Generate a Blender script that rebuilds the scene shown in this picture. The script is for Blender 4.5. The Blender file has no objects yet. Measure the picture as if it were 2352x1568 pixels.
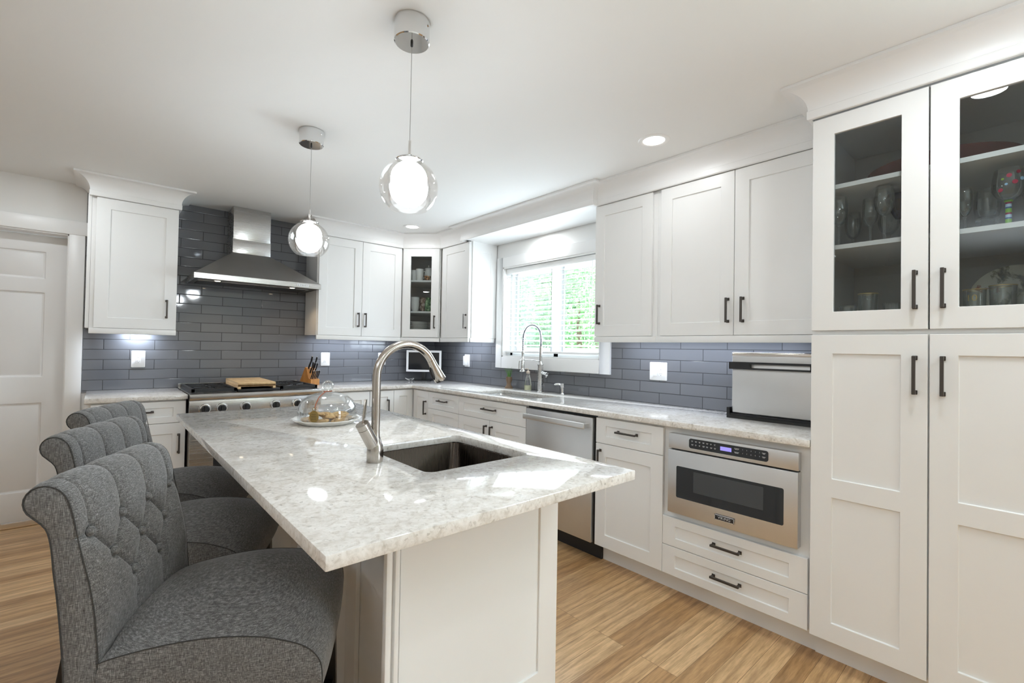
import bpy, bmesh, math, random
from mathutils import Vector, Matrix
PI = math.pi
R = math.radians
random.seed(7)
SC = bpy.context.scene
COL = SC.collection

# ------------------------------------------------------------------ camera, world, light, exposure
CAM = (-2.87493, -4.59226, 1.27597)
YAW, PITCH, ROLL, FPX = 0.72314, 0.01523, 0.01763, 1070.43575
def make_camera():
    f = Vector((math.sin(YAW)*math.cos(PITCH), math.cos(YAW)*math.cos(PITCH), math.sin(PITCH)))
    r = Vector((math.cos(YAW), -math.sin(YAW), 0)); u = r.cross(f)
    c, s = math.cos(ROLL), math.sin(ROLL)
    r2, u2 = c*r + s*u, -s*r + c*u
    cd = bpy.data.cameras.new('camera'); o = bpy.data.objects.new('camera', cd); COL.objects.link(o)
    m = Matrix.Identity(4)
    for i in range(3):
        m[i][0], m[i][1], m[i][2], m[i][3] = r2[i], u2[i], -f[i], CAM[i]
    o.matrix_world = m
    cd.sensor_fit = 'HORIZONTAL'; cd.sensor_width = 36.0; cd.lens = FPX*36.0/2352.0
    cd.clip_start = 0.02; cd.clip_end = 200
    SC.camera = o
make_camera()

vs = SC.view_settings
vs.view_transform = 'Standard'; vs.look = 'None'; vs.gamma = 1.0; vs.use_curve_mapping = False
vs.exposure = 0.05
SC.cycles.use_denoising = True
SC.cycles.max_bounces = 10; SC.cycles.transparent_max_bounces = 24; SC.cycles.diffuse_bounces = 6
SC.cycles.sample_clamp_indirect = 6.0
SC.cycles.caustics_reflective = False; SC.cycles.caustics_refractive = False

w = bpy.data.worlds.new('sky'); SC.world = w; w.use_nodes = True
bg = w.node_tree.nodes['Background']; bg.inputs[0].default_value = (0.86, 0.94, 1.0, 1); bg.inputs[1].default_value = 6.5

def light(name, kind, loc, energy, color=(1, 1, 1), size=None, rot=None, aim=None, spot=None, size_y=None):
    ld = bpy.data.lights.new(name, kind); ld.energy = energy; ld.color = color
    if kind == 'AREA':
        ld.shape = 'RECTANGLE' if size_y else 'DISK'; ld.size = size
        if size_y: ld.size_y = size_y
    elif size is not None and kind in ('POINT', 'SPOT'): ld.shadow_soft_size = size
    if kind == 'SUN': ld.angle = size or 0.02
    if spot: ld.spot_size = spot; ld.spot_blend = 0.6
    o = bpy.data.objects.new(name, ld); COL.objects.link(o); o.location = loc
    if aim is not None: o.rotation_euler = (Vector(aim)-Vector(loc)).to_track_quat('-Z', 'Y').to_euler()
    elif rot: o.rotation_euler = rot
    return o
# sun on the garden behind the window (comes from the camera's side, over the roof)
light('sun', 'SUN', (0, 0, 10), 5.5, (1.0, 0.96, 0.88), size=0.03, aim=(4.5, 3.0, 0))
# daylight coming in at the kitchen window, plus side fill added behind the camera
light('window_daylight', 'AREA', (-0.022, -1.784, 1.62), 14, (0.76, 0.89, 1.0), size=0.76, size_y=1.10, rot=(0, PI/2, 0))
light('blind_daylight', 'AREA', (0.080, -1.784, 1.62), 6, (0.80, 0.91, 1.0), size=0.76, size_y=1.10, rot=(0, PI/2, 0))
light('added_side_fill', 'AREA', (0.14, -6.25, 1.55), 31, (0.76, 0.89, 1.0), size=1.2, size_y=2.0, aim=(-6, -4.6, 1.3))  # no known source: added to brighten the stool fronts from the right
# unseen uplights added behind the camera to brighten the ceiling
light('added_uplight', 'AREA', (-4.4, -4.6, 1.75), 30, (0.76, 0.88, 1.0), size=.45, rot=(PI, 0, 0))
light('added_uplight', 'AREA', (-1.4, -5.7, 1.75), 20, (0.76, 0.88, 1.0), size=.45, rot=(PI, 0, 0))
CEIL = 2.403

# ------------------------------------------------------------------ mesh helpers
class B:
    def __init__(s): s.bm = bmesh.new()
    def face(s, vs):
        try: return s.bm.faces.new(vs)
        except ValueError: return None
    def box(s, x0, x1, y0, y1, z0, z1):
        v = [s.bm.verts.new(p) for p in ((x0,y0,z0),(x1,y0,z0),(x1,y1,z0),(x0,y1,z0),(x0,y0,z1),(x1,y0,z1),(x1,y1,z1),(x0,y1,z1))]
        for q in ((3,2,1,0),(4,5,6,7),(0,1,5,4),(1,2,6,5),(2,3,7,6),(3,0,4,7)): s.face([v[i] for i in q])
        return s
    def loft(s, loops, closed=True, cap0=True, cap1=True):
        L = [[s.bm.verts.new(p) for p in l] for l in loops]
        n = len(L[0])
        for a, b in zip(L, L[1:]):
            for i in range(n if closed else n-1):
                j = (i+1) % n
                s.face([a[i], a[j], b[j], b[i]])
        if closed and cap0: s.face(L[0][::-1])
        if closed and cap1: s.face(L[-1])
        return s
    def lathe(s, prof, c=(0,0,0), n=32, rfun=None, cap=False):
        loops = []
        for k, (r, z) in enumerate(prof):
            loops.append([(c[0]+(rfun(r, z, 2*PI*i/n) if rfun else r)*math.cos(2*PI*i/n), c[1]+(rfun(r, z, 2*PI*i/n) if rfun else r)*math.sin(2*PI*i/n), c[2]+z) for i in range(n)])
        s.loft(loops, cap0=cap, cap1=cap); return s
    def cyl(s, p0, p1, r0, r1=None, n=24):
        r1 = r0 if r1 is None else r1
        return s.tube([p0, p1], [r0, r1], n)
    def tube(s, pts, r, n=12, cap=True, square=None):
        pts = [Vector(p) for p in pts]; rs = r if isinstance(r, (list, tuple)) else [r]*len(pts)
        up = None; loops = []
        for i, p in enumerate(pts):
            t = (pts[min(i+1, len(pts)-1)]-pts[max(i-1, 0)]).normalized()
            if up is None:
                up = Vector((0,0,1)) if abs(t.z) < .9 else Vector((1,0,0))
                up = (up-up.dot(t)*t).normalized()
            else: up = (up-up.dot(t)*t).normalized()
            sd = t.cross(up)
            loops.append([p+rs[i]*(math.cos(2*PI*k/n)*up+math.sin(2*PI*k/n)*sd) for k in range(n)])
        s.loft(loops, cap0=cap, cap1=cap); return s
    def sphere(s, c, r, n=24, m=14, sz=1.0):
        return s.lathe([(max(r*math.sin(PI*k/m), 1e-5), -r*sz*math.cos(PI*k/m)) for k in range(m+1)], c, n, cap=True)
    def prism(s, poly, z0, z1):
        s.loft([[(x, y, z0) for x, y in poly], [(x, y, z1) for x, y in poly]]); return s
    def grid(s, xs, zs, yf, th, holes, rec=None):
        """front panel in the XZ plane facing -Y at y=yf; cells in holes are sunk by rec, or cut through when rec is None"""
        nx, nz = len(xs)-1, len(zs)-1
        def d(i, j):
            if i < 0 or j < 0 or i >= nx or j >= nz: return th
            if (i, j) in holes: return th if rec is None else rec
            return 0.0
        q = lambda pts: s.face([s.bm.verts.new(p) for p in pts])
        for i in range(nx):
            for j in range(nz):
                x0, x1, z0, z1 = xs[i], xs[i+1], zs[j], zs[j+1]; dd = d(i, j); hole = rec is None and (i, j) in holes
                if not hole:
                    y = yf+dd; q([(x0,y,z0),(x1,y,z0),(x1,y,z1),(x0,y,z1)])
                    y = yf+th; q([(x0,y,z1),(x1,y,z1),(x1,y,z0),(x0,y,z0)])
                for di, dj, a, b in ((-1,0,(x0,z1),(x0,z0)),(1,0,(x1,z0),(x1,z1)),(0,-1,(x0,z0),(x1,z0)),(0,1,(x1,z1),(x0,z1))):
                    e = d(i+di, j+dj)
                    if e > dd: q([(a[0],yf+dd,a[1]),(a[0],yf+e,a[1]),(b[0],yf+e,b[1]),(b[0],yf+dd,b[1])])
        bmesh.ops.remove_doubles(s.bm, verts=s.bm.verts, dist=1e-6)
        return s
    def slab(s, outline, holes, z0, z1):
        es = []
        loops = [outline]+list(holes)
        for l in loops:
            vs_ = [s.bm.verts.new((x, y, z1)) for x, y in l]
            es += [s.bm.edges.new((vs_[i], vs_[(i+1) % len(vs_)])) for i in range(len(vs_))]
        g = bmesh.ops.triangle_fill(s.bm, use_beauty=True, use_dissolve=False, edges=es, normal=(0,0,1))
        fs = [x for x in g['geom'] if isinstance(x, bmesh.types.BMFace)]
        ex = bmesh.ops.extrude_face_region(s.bm, geom=fs)
        bmesh.ops.translate(s.bm, verts=[x for x in ex['geom'] if isinstance(x, bmesh.types.BMVert)], vec=(0,0,z0-z1))
        bmesh.ops.recalc_face_normals(s.bm, faces=s.bm.faces)
        return s
    def bevel(s, off, seg=2, ang=30):
        bmesh.ops.remove_doubles(s.bm, verts=s.bm.verts, dist=1e-6)
        es = [e for e in s.bm.edges if len(e.link_faces) == 2 and e.calc_face_angle(0) > R(ang)]
        if es: bmesh.ops.bevel(s.bm, geom=es, offset=off, segments=seg, profile=.5, affect='EDGES', clamp_overlap=True)
        return s
    def xf(s, m): bmesh.ops.transform(s.bm, matrix=m, verts=s.bm.verts); return s
    def build(s, name, m, parent=None, loc=None, rz=0, sharp=35, flip=True):
        if flip: bmesh.ops.recalc_face_normals(s.bm, faces=s.bm.faces)
        me = bpy.data.meshes.new(name); s.bm.to_mesh(me); s.bm.free()
        me.polygons.foreach_set('use_smooth', [True]*len(me.polygons)); me.set_sharp_from_angle(angle=R(sharp))
        ms = m if isinstance(m, (list, tuple)) else [m]
        for k in ms: me.materials.append(k)
        o = bpy.data.objects.new(name, me); COL.objects.link(o)
        if parent: o.parent = parent
        if loc: o.location = loc
        if rz: o.rotation_euler = (0, 0, rz)
        return o
def bx(*a, bev=0.0, seg=2):
    b = B().box(*a)
    return b.bevel(bev, seg) if bev else b
def tag(o, label=None, cat=None, group=None, kind=None):
    if label: o['label'] = label
    if cat: o['category'] = cat
    if group: o['group'] = group
    if kind: o['kind'] = kind
    return o
def thing(name, label, cat, loc=(0,0,0), rz=0, group=None):
    o = bpy.data.objects.new(name, None); COL.objects.link(o); o.empty_display_size = .05
    o.location = loc; o.rotation_euler = (0, 0, rz)
    return tag(o, label, cat, group)
def struct(name, b, m, label=None, **k):
    return tag(b.build(name, m, **k), label, kind='structure')
def dup(o, loc=None, rz=None, label=None, parent=None):
    c = o.copy(); COL.objects.link(c)
    if parent: c.parent = parent
    if loc is not None: c.location = loc
    if rz is not None: c.rotation_euler = (0, 0, rz)
    if label: c['label'] = label
    for ch in list(o.children): dup(ch, parent=c)
    return c
def rrect(x0, x1, y0, y1, r, n=6):
    pts = []
    for cx, cy, a in ((x1-r, y0+r, -90), (x1-r, y1-r, 0), (x0+r, y1-r, 90), (x0+r, y0+r, 180)):
        for k in range(n+1):
            t = R(a+90*k/n); pts.append((cx+r*math.cos(t), cy+r*math.sin(t)))
    return pts
def text(name, body, size, m, parent, loc, rot, ext=.0006, align='CENTER'):
    cu = bpy.data.curves.new(name, 'FONT'); cu.body = body; cu.size = size; cu.extrude = ext; cu.align_x = align; cu.align_y = 'CENTER'
    t = bpy.data.objects.new(name+'_tmp', cu); COL.objects.link(t)
    dg = bpy.context.evaluated_depsgraph_get(); me = bpy.data.meshes.new_from_object(t.evaluated_get(dg))
    bpy.data.objects.remove(t); me.materials.clear(); me.materials.append(m)
    o = bpy.data.objects.new(name, me); COL.objects.link(o); o.parent = parent; o.location = loc; o.rotation_euler = rot
    return o

# ------------------------------------------------------------------ materials
def mat(name, col=(.8,.8,.8), rough=.5, metal=0.0, emit=None, estr=0.0, spec=.5, coat=0.0):
    m = bpy.data.materials.new(name); m.use_nodes = True; p = m.node_tree.nodes['Principled BSDF']
    p.inputs['Base Color'].default_value = (*col, 1); p.inputs['Roughness'].default_value = rough; p.inputs['Metallic'].default_value = metal
    p.inputs['Specular IOR Level'].default_value = spec; p.inputs['Coat Weight'].default_value = coat
    if emit: p.inputs['Emission Color'].default_value = (*emit, 1); p.inputs['Emission Strength'].default_value = estr
    return m
class N:
    """short node-building helper on one material"""
    def __init__(s, m): s.m = m; s.t = m.node_tree; s.p = s.t.nodes['Principled BSDF']
    def n(s, typ, **k):
        x = s.t.nodes.new('ShaderNode'+typ)
        for a, v in k.items():
            if a in ('inp',):
                for i, val in v.items(): x.inputs[i].default_value = val
            else: setattr(x, a, v)
        return x
    def l(s, a, b): s.t.links.new(a, b)
    def coord(s, scale=(1,1,1), rot=(0,0,0), loc=(0,0,0)):
        c = s.n('TexCoord'); mp = s.n('Mapping'); s.l(c.outputs['Object'], mp.inputs[0])
        mp.inputs['Scale'].default_value = scale; mp.inputs['Rotation'].default_value = rot; mp.inputs['Location'].default_value = loc
        return mp.outputs[0]
    def noise(s, v, scale, detail=4, rough=.55, dist=0):
        x = s.n('TexNoise'); s.l(v, x.inputs['Vector']); x.inputs['Scale'].default_value = scale; x.inputs['Detail'].default_value = detail
        x.inputs['Roughness'].default_value = rough; x.inputs['Distortion'].default_value = dist; return x.outputs['Fac']
    def ramp(s, f, stops):
        x = s.n('ValToRGB'); s.l(f, x.inputs[0]); e = x.color_ramp.elements
        while len(e) < len(stops): e.new(.5)
        for el, (pos, c) in zip(e, stops): el.position = pos; el.color = (*c, 1) if len(c) == 3 else c
        return x.outputs[0]
    def mix(s, f, a, b, mode='MIX'):
        x = s.n('MixRGB', blend_type=mode)
        for i, v in enumerate((f, a, b)):
            if isinstance(v, (int, float)): x.inputs[i].default_value = v
            elif isinstance(v, tuple): x.inputs[i].default_value = (*v, 1)
            else: s.l(v, x.inputs[i])
        return x.outputs[0]
    def bump(s, h, strength=.2, dist=.002):
        x = s.n('Bump'); x.inputs['Strength'].default_value = strength; x.inputs['Distance'].default_value = dist
        s.l(h, x.inputs['Height']); s.l(x.outputs[0], s.p.inputs['Normal']); return x
    def col(s, o): s.l(o, s.p.inputs['Base Color'])
    def rough(s, o): s.l(o, s.p.inputs['Roughness'])

M_WALL = mat('wall_paint', (.80, .80, .785), .75, spec=.25)
M_CEIL = mat('ceiling_paint', (.84, .845, .84), .8, spec=.2)
M_TRIM = mat('white_trim_paint', (.82, .82, .815), .35)
M_CAB = mat('white_cabinet_paint', (.825, .828, .822), .34, spec=.45)
M_CABIN = mat('cabinet_interior', (.62, .60, .57), .5)
M_DOOR = mat('white_door_paint', (.80, .80, .80), .4)
M_HANDLE = mat('dark_bronze_metal', (.085, .075, .068), .38, .75)
M_BLACK = mat('black_plastic', (.012, .012, .013), .4)
M_IRON = mat('cast_iron', (.016, .016, .017), .5)
M_BGLASS = mat('black_glass', (.012, .013, .015), .06)
M_CHROME = mat('chrome', (.80, .81, .82), .07, 1.0)
M_WHITEP = mat('white_plastic', (.86, .86, .855), .3)
M_CERAM = mat('white_ceramic', (.84, .83, .80), .18)
M_VINYL = mat('white_vinyl', (.90, .91, .91), .3)
M_SLAT = mat('white_slat', (.90, .90, .90), .35)
M_LEG = mat('black_lacquered_wood', (.008, .007, .007), .35)
M_DISC = mat('lit_diffuser', (.9,.9,.9), .5, emit=(1.0, .96, .90), estr=9.0)
M_HOODLED = mat('hood_bulb', (.9,.9,.9), .5, emit=(1.0, .82, .58), estr=12.0)
M_BULB = mat('glowing_opal_glass', (.95,.95,.95), .4, emit=(.85, .935, 1.0), estr=60.0)
M_LCD = mat('violet_display', (.2, .2, .5), .3, emit=(.33, .27, .85), estr=.75)
M_LABEL = mat('printed_white', (.55, .56, .58), .5)
M_RED = mat('dark_red_glaze', (.115, .024, .022), .25)
M_GOLD = mat('gold_print', (.75, .56, .25), .3, .8)
M_SOAP = mat('pale_yellow_liquid', (.80, .79, .52), .25)
M_CORK = mat('pump_beige', (.60, .52, .44), .6)
M_POT = mat('brown_pot', (.165, .108, .066), .7)
M_STRAP = mat('orange_brown_cord', (.34, .085, .028), .6)
M_TAG = mat('olive_brass_tag', (.27, .18, .055), .4, .5)
M_TAGT = mat('tag_lettering', (.10, .065, .02), .6)
M_BUTTON = None

def steel(name, col, rough, axis, amp=.05):
    m = mat(name, col, rough, 1.0); k = N(m)
    sc = {'x': (2, 160, 160), 'y': (160, 2, 160), 'z': (160, 160, 2)}[axis]
    f = k.noise(k.coord(sc), 1.0, 3, .6)
    k.rough(k.ramp(f, [(.25, (max(rough-amp, .02),)*3), (.75, (rough+amp,)*3)]))
    k.bump(f, .06, .001)
    g = k.noise(k.coord((2.2, 2.2, 2.2)), 1.0, 3, .5)
    k.col(k.ramp(g, [(.3, tuple(c*.90 for c in col)), (.7, tuple(min(c*1.06, 1) for c in col))]))
    return m
M_STEEL = steel('brushed_steel', (.60, .595, .585), .26, 'x')
M_STEELY = steel('brushed_steel_appliance', (.70, .70, .70), .40, 'y')
M_STEELD = steel('hood_steel', (.43, .425, .42), .32, 'x')
M_FAUCET = steel('brushed_nickel', (.50, .465, .43), .20, 'z')
M_SINK = steel('dark_sink_steel', (.040, .032, .026), .28, 'z')
M_SINKB = steel('sink_steel', (.50, .49, .475), .26, 'y')

def quartz(name):
    m = mat(name, (.7,.69,.67), .07, spec=.55); k = N(m)
    f = k.noise(k.coord((1, 1, 1)), 34.0, 6, .62, 1.2)
    c = k.ramp(f, [(.28, (.56, .52, .47)), (.42, (.73, .70, .66)), (.52, (.81, .79, .76)), (.70, (.87, .855, .83))])
    big = k.ramp(k.noise(k.coord((1, 1.6, 1)), 7.0, 4, .6, .8), [(.35, (.86, .84, .81)), (.6, (1, 1, 1))])
    v3 = k.n('TexVoronoi', inp={'Scale': 150.0}); k.l(k.coord((1, 1, 1)), v3.inputs['Vector'])
    sp = k.ramp(v3.outputs['Color'], [(.07, (.42, .40, .38)), (.13, (.85, .84, .83)), (.6, (1, 1, 1))])
    f2 = k.ramp(k.noise(k.coord((1, 1, 1)), 120.0, 3, .6, .5), [(.30, (.50, .47, .44)), (.40, (1, 1, 1))])
    k.col(k.mix(.45, k.mix(.5, k.mix(.8, c, big, 'MULTIPLY'), sp, 'MULTIPLY'), f2, 'MULTIPLY'))
    return m
M_QUARTZ = quartz('speckled_quartz')

def tile(name, axis, joint):
    m = mat(name, (.13,.135,.15), .10, spec=.5); k = N(m)
    c = k.n('TexCoord'); sx = k.n('SeparateXYZ'); k.l(c.outputs['Object'], sx.inputs[0])
    mu = k.n('Math', operation='ADD'); cm = k.n('CombineXYZ')
    if axis == 'x': mu.inputs[1].default_value = 30.05-joint; k.l(sx.outputs['X'], mu.inputs[0])
    else:
        ng = k.n('Math', operation='MULTIPLY'); ng.inputs[1].default_value = -1; k.l(sx.outputs['Y'], ng.inputs[0])
        k.l(ng.outputs[0], mu.inputs[0]); mu.inputs[1].default_value = 30.6-joint
    zz = k.n('Math', operation='ADD'); zz.inputs[1].default_value = .0755*40-.9145
    k.l(sx.outputs['Z'], zz.inputs[0]); k.l(mu.outputs[0], cm.inputs[0]); k.l(zz.outputs[0], cm.inputs[1])
    def brick(mortar, smooth):
        b = k.n('TexBrick', offset=.5, offset_frequency=2, squash=1.0)
        k.l(cm.outputs[0], b.inputs['Vector'])
        for nm, v in (('Scale', 1.0), ('Mortar Size', mortar), ('Mortar Smooth', smooth), ('Bias', 0.0), ('Brick Width', .3005 if axis == 'x' else .306), ('Row Height', .0755)): b.inputs[nm].default_value = v
        return b
    b = brick(.0023, .12)
    b.inputs['Color1'].default_value = (.138, .143, .156, 1); b.inputs['Color2'].default_value = (.160, .164, .176, 1); b.inputs['Mortar'].default_value = (.035, .036, .040, 1)
    k.col(b.outputs['Color'])
    k.rough(k.ramp(b.outputs['Fac'], [(0, (.055,)*3), (1, (.8,)*3)]))
    b2 = brick(.0045, 1.0)
    inv = k.n('Math', operation='SUBTRACT'); inv.inputs[0].default_value = 1.0; k.l(b2.outputs['Fac'], inv.inputs[1])
    wob = k.noise(k.coord((9, 9, 9)), 1.0, 2, .5)
    ad = k.n('Math', operation='MULTIPLY_ADD'); ad.inputs[1].default_value = .55; k.l(wob, ad.inputs[0]); k.l(inv.outputs[0], ad.inputs[2])
    k.bump(ad.outputs[0], .35, .0016)
    return m
M_TILEX = tile('grey_glazed_tile', 'x', -2.707)
M_TILEY = tile('grey_glazed_tile_window_wall', 'y', .573)

def wood_floor(name):
    m = mat(name, (.4,.25,.13), .30, spec=.45); k = N(m)
    c = k.n('TexCoord'); b = k.n('TexBrick', offset=.37, offset_frequency=3)
    k.l(c.outputs['Object'], b.inputs['Vector'])
    for nm, v in (('Scale', 1.0), ('Mortar Size', .0009), ('Mortar Smooth', .1), ('Bias', 0.0), ('Brick Width', 1.15), ('Row Height', .083)): b.inputs[nm].default_value = v
    b.inputs['Color1'].default_value = (0, 0, 0, 1); b.inputs['Color2'].default_value = (1, 1, 1, 1); b.inputs['Mortar'].default_value = (.5, .5, .5, 1)
    base = k.ramp(b.outputs['Color'], [(0, (.42, .238, .105)), (.5, (.57, .355, .175)), (1, (.69, .465, .255))])
    # grain runs along X; shift it per plank
    mp = k.n('Mapping'); k.l(c.outputs['Object'], mp.inputs[0]); mp.inputs['Scale'].default_value = (1.7, 20, 20)
    sh = k.n('VectorMath', operation='MULTIPLY_ADD'); sh.inputs[1].default_value = (7.3, 3.1, 5.7); k.l(b.outputs['Color'], sh.inputs[0]); k.l(mp.outputs[0], sh.inputs[2])
    wv = k.n('TexWave', wave_type='BANDS', bands_direction='Y'); k.l(sh.outputs[0], wv.inputs['Vector'])
    for nm, v in (('Scale', .30), ('Distortion', 11.0), ('Detail', 4.0), ('Detail Scale', 1.1), ('Detail Roughness', .6)): wv.inputs[nm].default_value = v
    gr = k.ramp(wv.outputs['Fac'], [(.0, (.50, .45, .40)), (.35, (.90, .88, .86)), (1, (1.12, 1.12, 1.12))])
    fn = k.noise(sh.outputs[0], 5.0, 5, .65)
    gr2 = k.ramp(fn, [(.35, (.72, .69, .66)), (.6, (1.06, 1.06, 1.06))])
    x = k.mix(1.0, k.mix(.42, base, gr, 'MULTIPLY'), gr2, 'MULTIPLY')
    x = k.mix(k.ramp(b.outputs['Fac'], [(0, (0,)*3), (1, (.75,)*3)]), x, (.10, .055, .025))
    k.col(x); k.bump(fn, .05, .001)
    return m
M_FLOOR = wood_floor('oak_strip_floor')

def fabric(name):
    m = mat(name, (.19,.185,.18), .92, spec=.15); k = N(m)
    u = k.noise(k.coord((90, 90, 900)), 1.0, 3, .7); v = k.noise(k.coord((900, 700, 70)), 1.0, 3, .7)
    a = k.mix(.5, u, v)
    big = k.noise(k.coord((14, 14, 14)), 1.0, 2, .5)
    c = k.ramp(a, [(.36, (.044, .042, .041)), (.5, (.142, .139, .136)), (.66, (.38, .375, .37))])
    k.col(k.mix(.25, c, k.ramp(big, [(.3, (.75, .74, .73)), (.7, (1.1, 1.1, 1.1))]), 'MULTIPLY'))
    k.bump(a, .5, .0012)
    k.p.inputs['Sheen Weight'].default_value = .30; k.p.inputs['Sheen Roughness'].default_value = .4
    return m
M_FABRIC = fabric('grey_woven_fabric')
M_PIPE = mat('dark_grey_piping', (.055, .053, .051), .9, spec=.15)

def wood(name, c0, c1, scale=(4, 40, 40), rough=.4):
    m = mat(name, c1, rough); k = N(m)
    f = k.noise(k.coord(scale), 1.0, 5, .6, .6)
    k.col(k.ramp(f, [(.3, c0), (.7, c1)])); return m
M_BOARD = wood('maple_board', (.60, .40, .20), (.74, .54, .30), (60, 6, 30))
M_KBLOCK = wood('honey_wood_block', (.42, .17, .035), (.56, .26, .07), (30, 30, 4))
def cookie():
    m = mat('cookie', (.5,.3,.12), .8, spec=.2); k = N(m)
    f = k.noise(k.coord((60, 60, 60)), 1.0, 4, .6)
    k.col(k.ramp(f, [(.33, (.16, .075, .025)), (.45, (.50, .31, .125)), (.7, (.64, .44, .215))])); k.bump(f, .7, .004); return m
M_COOKIE = cookie()
def leaves(name, a, b_, c_):
    m = mat(name, a, .5, spec=.3); k = N(m)
    f = k.noise(k.coord((2.3, 2.3, 2.3)), 1.0, 5, .75)
    k.col(k.ramp(f, [(.33, a), (.5, b_), (.68, c_)])); return m
M_LEAF = leaves('garden_leaves', (.10, .22, .10), (.24, .40, .22), (.46, .58, .32))
M_LEAF2 = leaves('deep_green_leaves', (.09, .20, .13), (.18, .34, .22), (.34, .48, .32))  # deeper green for some of the trees
M_GRASS = leaves('grass_blades', (.045, .13, .03), (.11, .25, .06), (.26, .40, .13))
M_LAWN = leaves('lawn', (.10, .28, .09), (.20, .42, .16), (.30, .52, .22))
M_BARK = mat('bark', (.14, .10, .07), .9)

def glass(name, tint=(1,1,1), rough=.01, refl=1.0, base=.03):
    """thin clear glass: mostly transparent, reflecting more at grazing angles"""
    m = bpy.data.materials.new(name); m.use_nodes = True; t = m.node_tree; t.nodes.clear()
    out = t.nodes.new('ShaderNodeOutputMaterial'); mx = t.nodes.new('ShaderNodeMixShader'); tr = t.nodes.new('ShaderNodeBsdfTransparent'); gl = t.nodes.new('ShaderNodeBsdfGlossy')
    lw = t.nodes.new('ShaderNodeLayerWeight'); lw.inputs[0].default_value = .32
    ma = t.nodes.new('ShaderNodeMath'); ma.operation = 'MULTIPLY_ADD'; ma.inputs[1].default_value = .55*refl; ma.inputs[2].default_value = base
    tr.inputs[0].default_value = (*tint, 1); gl.inputs[0].default_value = (1, 1, 1, 1); gl.inputs['Roughness'].default_value = rough
    t.links.new(lw.outputs['Fresnel'], ma.inputs[0]); t.links.new(ma.outputs[0], mx.inputs[0]); t.links.new(tr.outputs[0], mx.inputs[1]); t.links.new(gl.outputs[0], mx.inputs[2]); t.links.new(mx.outputs[0], out.inputs[0])
    return m
M_GLASS = glass('clear_glass', (.985, .99, .99))
M_PANE = glass('cabinet_pane', (.84, .86, .86), base=.018, refl=.4)
M_WPANE = glass('window_pane', (.97, .99, .98), base=.02)
M_DRINK = glass('drinking_glass', (.95, .965, .965), refl=1.2, base=.04)
M_BLUEG = glass('blue_glass', (.10, .13, .42), base=.04)
M_PENDG = glass('pendant_glass', (.99, .985, .98), refl=.5, base=.02)
def bubble():
    m = glass('bubbled_glass', (.97, .95, .92), refl=1.6, base=.16); t = m.node_tree
    n = t.nodes.new('ShaderNodeTexVoronoi'); n.inputs['Scale'].default_value = 130; b = t.nodes.new('ShaderNodeBump'); b.inputs['Strength'].default_value = .9; b.inputs['Distance'].default_value = .004
    c = t.nodes.new('ShaderNodeTexCoord'); t.links.new(c.outputs['Object'], n.inputs['Vector']); t.links.new(n.outputs['Distance'], b.inputs['Height'])
    for x in t.nodes:
        if x.type == 'BSDF_GLOSSY': t.links.new(b.outputs[0], x.inputs['Normal']); x.inputs['Roughness'].default_value = .15
    return m
M_BUBBLE = bubble()

# ------------------------------------------------------------------ room shell
struct('floor', bx(-6.6, .12, -8.3, .25, -.1, 0), M_FLOOR, 'oak strip floor')
struct('ceiling', bx(-6.6, .12, -8.3, .25, CEIL, CEIL+.1), M_CEIL, 'smooth white ceiling')
# range wall with the door opening (x -3.885..-3.07)
b = B(); b.box(-3.05, .12, .008, .16, 0, CEIL).box(-6.6, -3.90, .008, .16, 0, CEIL).box(-3.90, -3.05, .008, .16, 2.035, CEIL)
struct('wall_range', b, M_WALL, 'white wall behind the range')
WY0, WY1, WZ0, WZ1 = -2.3655, -1.2035, 1.197, 2.045      # window opening
b = B(); b.box(.008, .16, -8.3, -7.3, 0, CEIL).box(.008, .16, -5.2, WY0, 0, CEIL).box(.008, .16, -7.3, -5.2, 0, .92).box(.008, .16, -7.3, -5.2, 2.12, CEIL).box(.008, .16, WY1, .008, 0, CEIL).box(.008, .16, WY0, WY1, 0, WZ0).box(.008, .16, WY0, WY1, WZ1, CEIL)  # the opening behind the camera is added for the side fill
struct('wall_window', b, M_WALL, 'white wall with the window')
struct('wall_left', bx(-6.7, -6.6, -8.3, .16, 0, CEIL), M_WALL)
struct('wall_rear', bx(-6.6, .008, -8.3, -8.2, 0, CEIL), M_WALL)
struct('wall_range_tile', bx(-2.970, -.0001, 0, .008, .90, CEIL), M_TILEX, 'grey glazed subway tile behind the range')
b = B(); b.box(0, .008, -1.17, 0, .90, 1.376).box(0, .008, -2.40, -1.17, .90, 1.14).box(0, .008, -3.953, -2.40, .90, 1.376)
struct('wall_window_tile', b, M_TILEY, 'grey glazed subway tile under the window')

# window: casing, jamb liner, vinyl frame with two sashes, panes
win = tag(thing('window_1', None, None), 'white casement window with mullion above the sink', kind='structure')
def yb(x0, x1, y0, y1, z0, z1, bev=.002): return bx(x0, x1, y0, y1, z0, z1, bev=bev)
b = B(); b.box(-.018, .006, -1.204, -1.118, 1.093, 2.14).box(-.018, .006, -2.4638, -2.365, 1.093, 2.14).box(-.018, .006, -2.365, -1.204, 1.093, 1.198).box(-.018, .006, -2.365, -1.204, 2.044, 2.14)
b.bevel(.0015).build('casing', M_TRIM, win)
b = B(); b.box(-.012, .13, WY0, WY0+.012, WZ0, WZ1).box(-.012, .13, WY1-.012, WY1, WZ0, WZ1).box(-.012, .13, WY0, WY1, WZ0, WZ0+.012).box(-.012, .13, WY0, WY1, WZ1-.012, WZ1)
b.build('jamb_liner', M_TRIM, win)
FX0, FX1 = .085, .125
ya, ybb, ymid = WY0+.012, WY1-.012, -1.815
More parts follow.
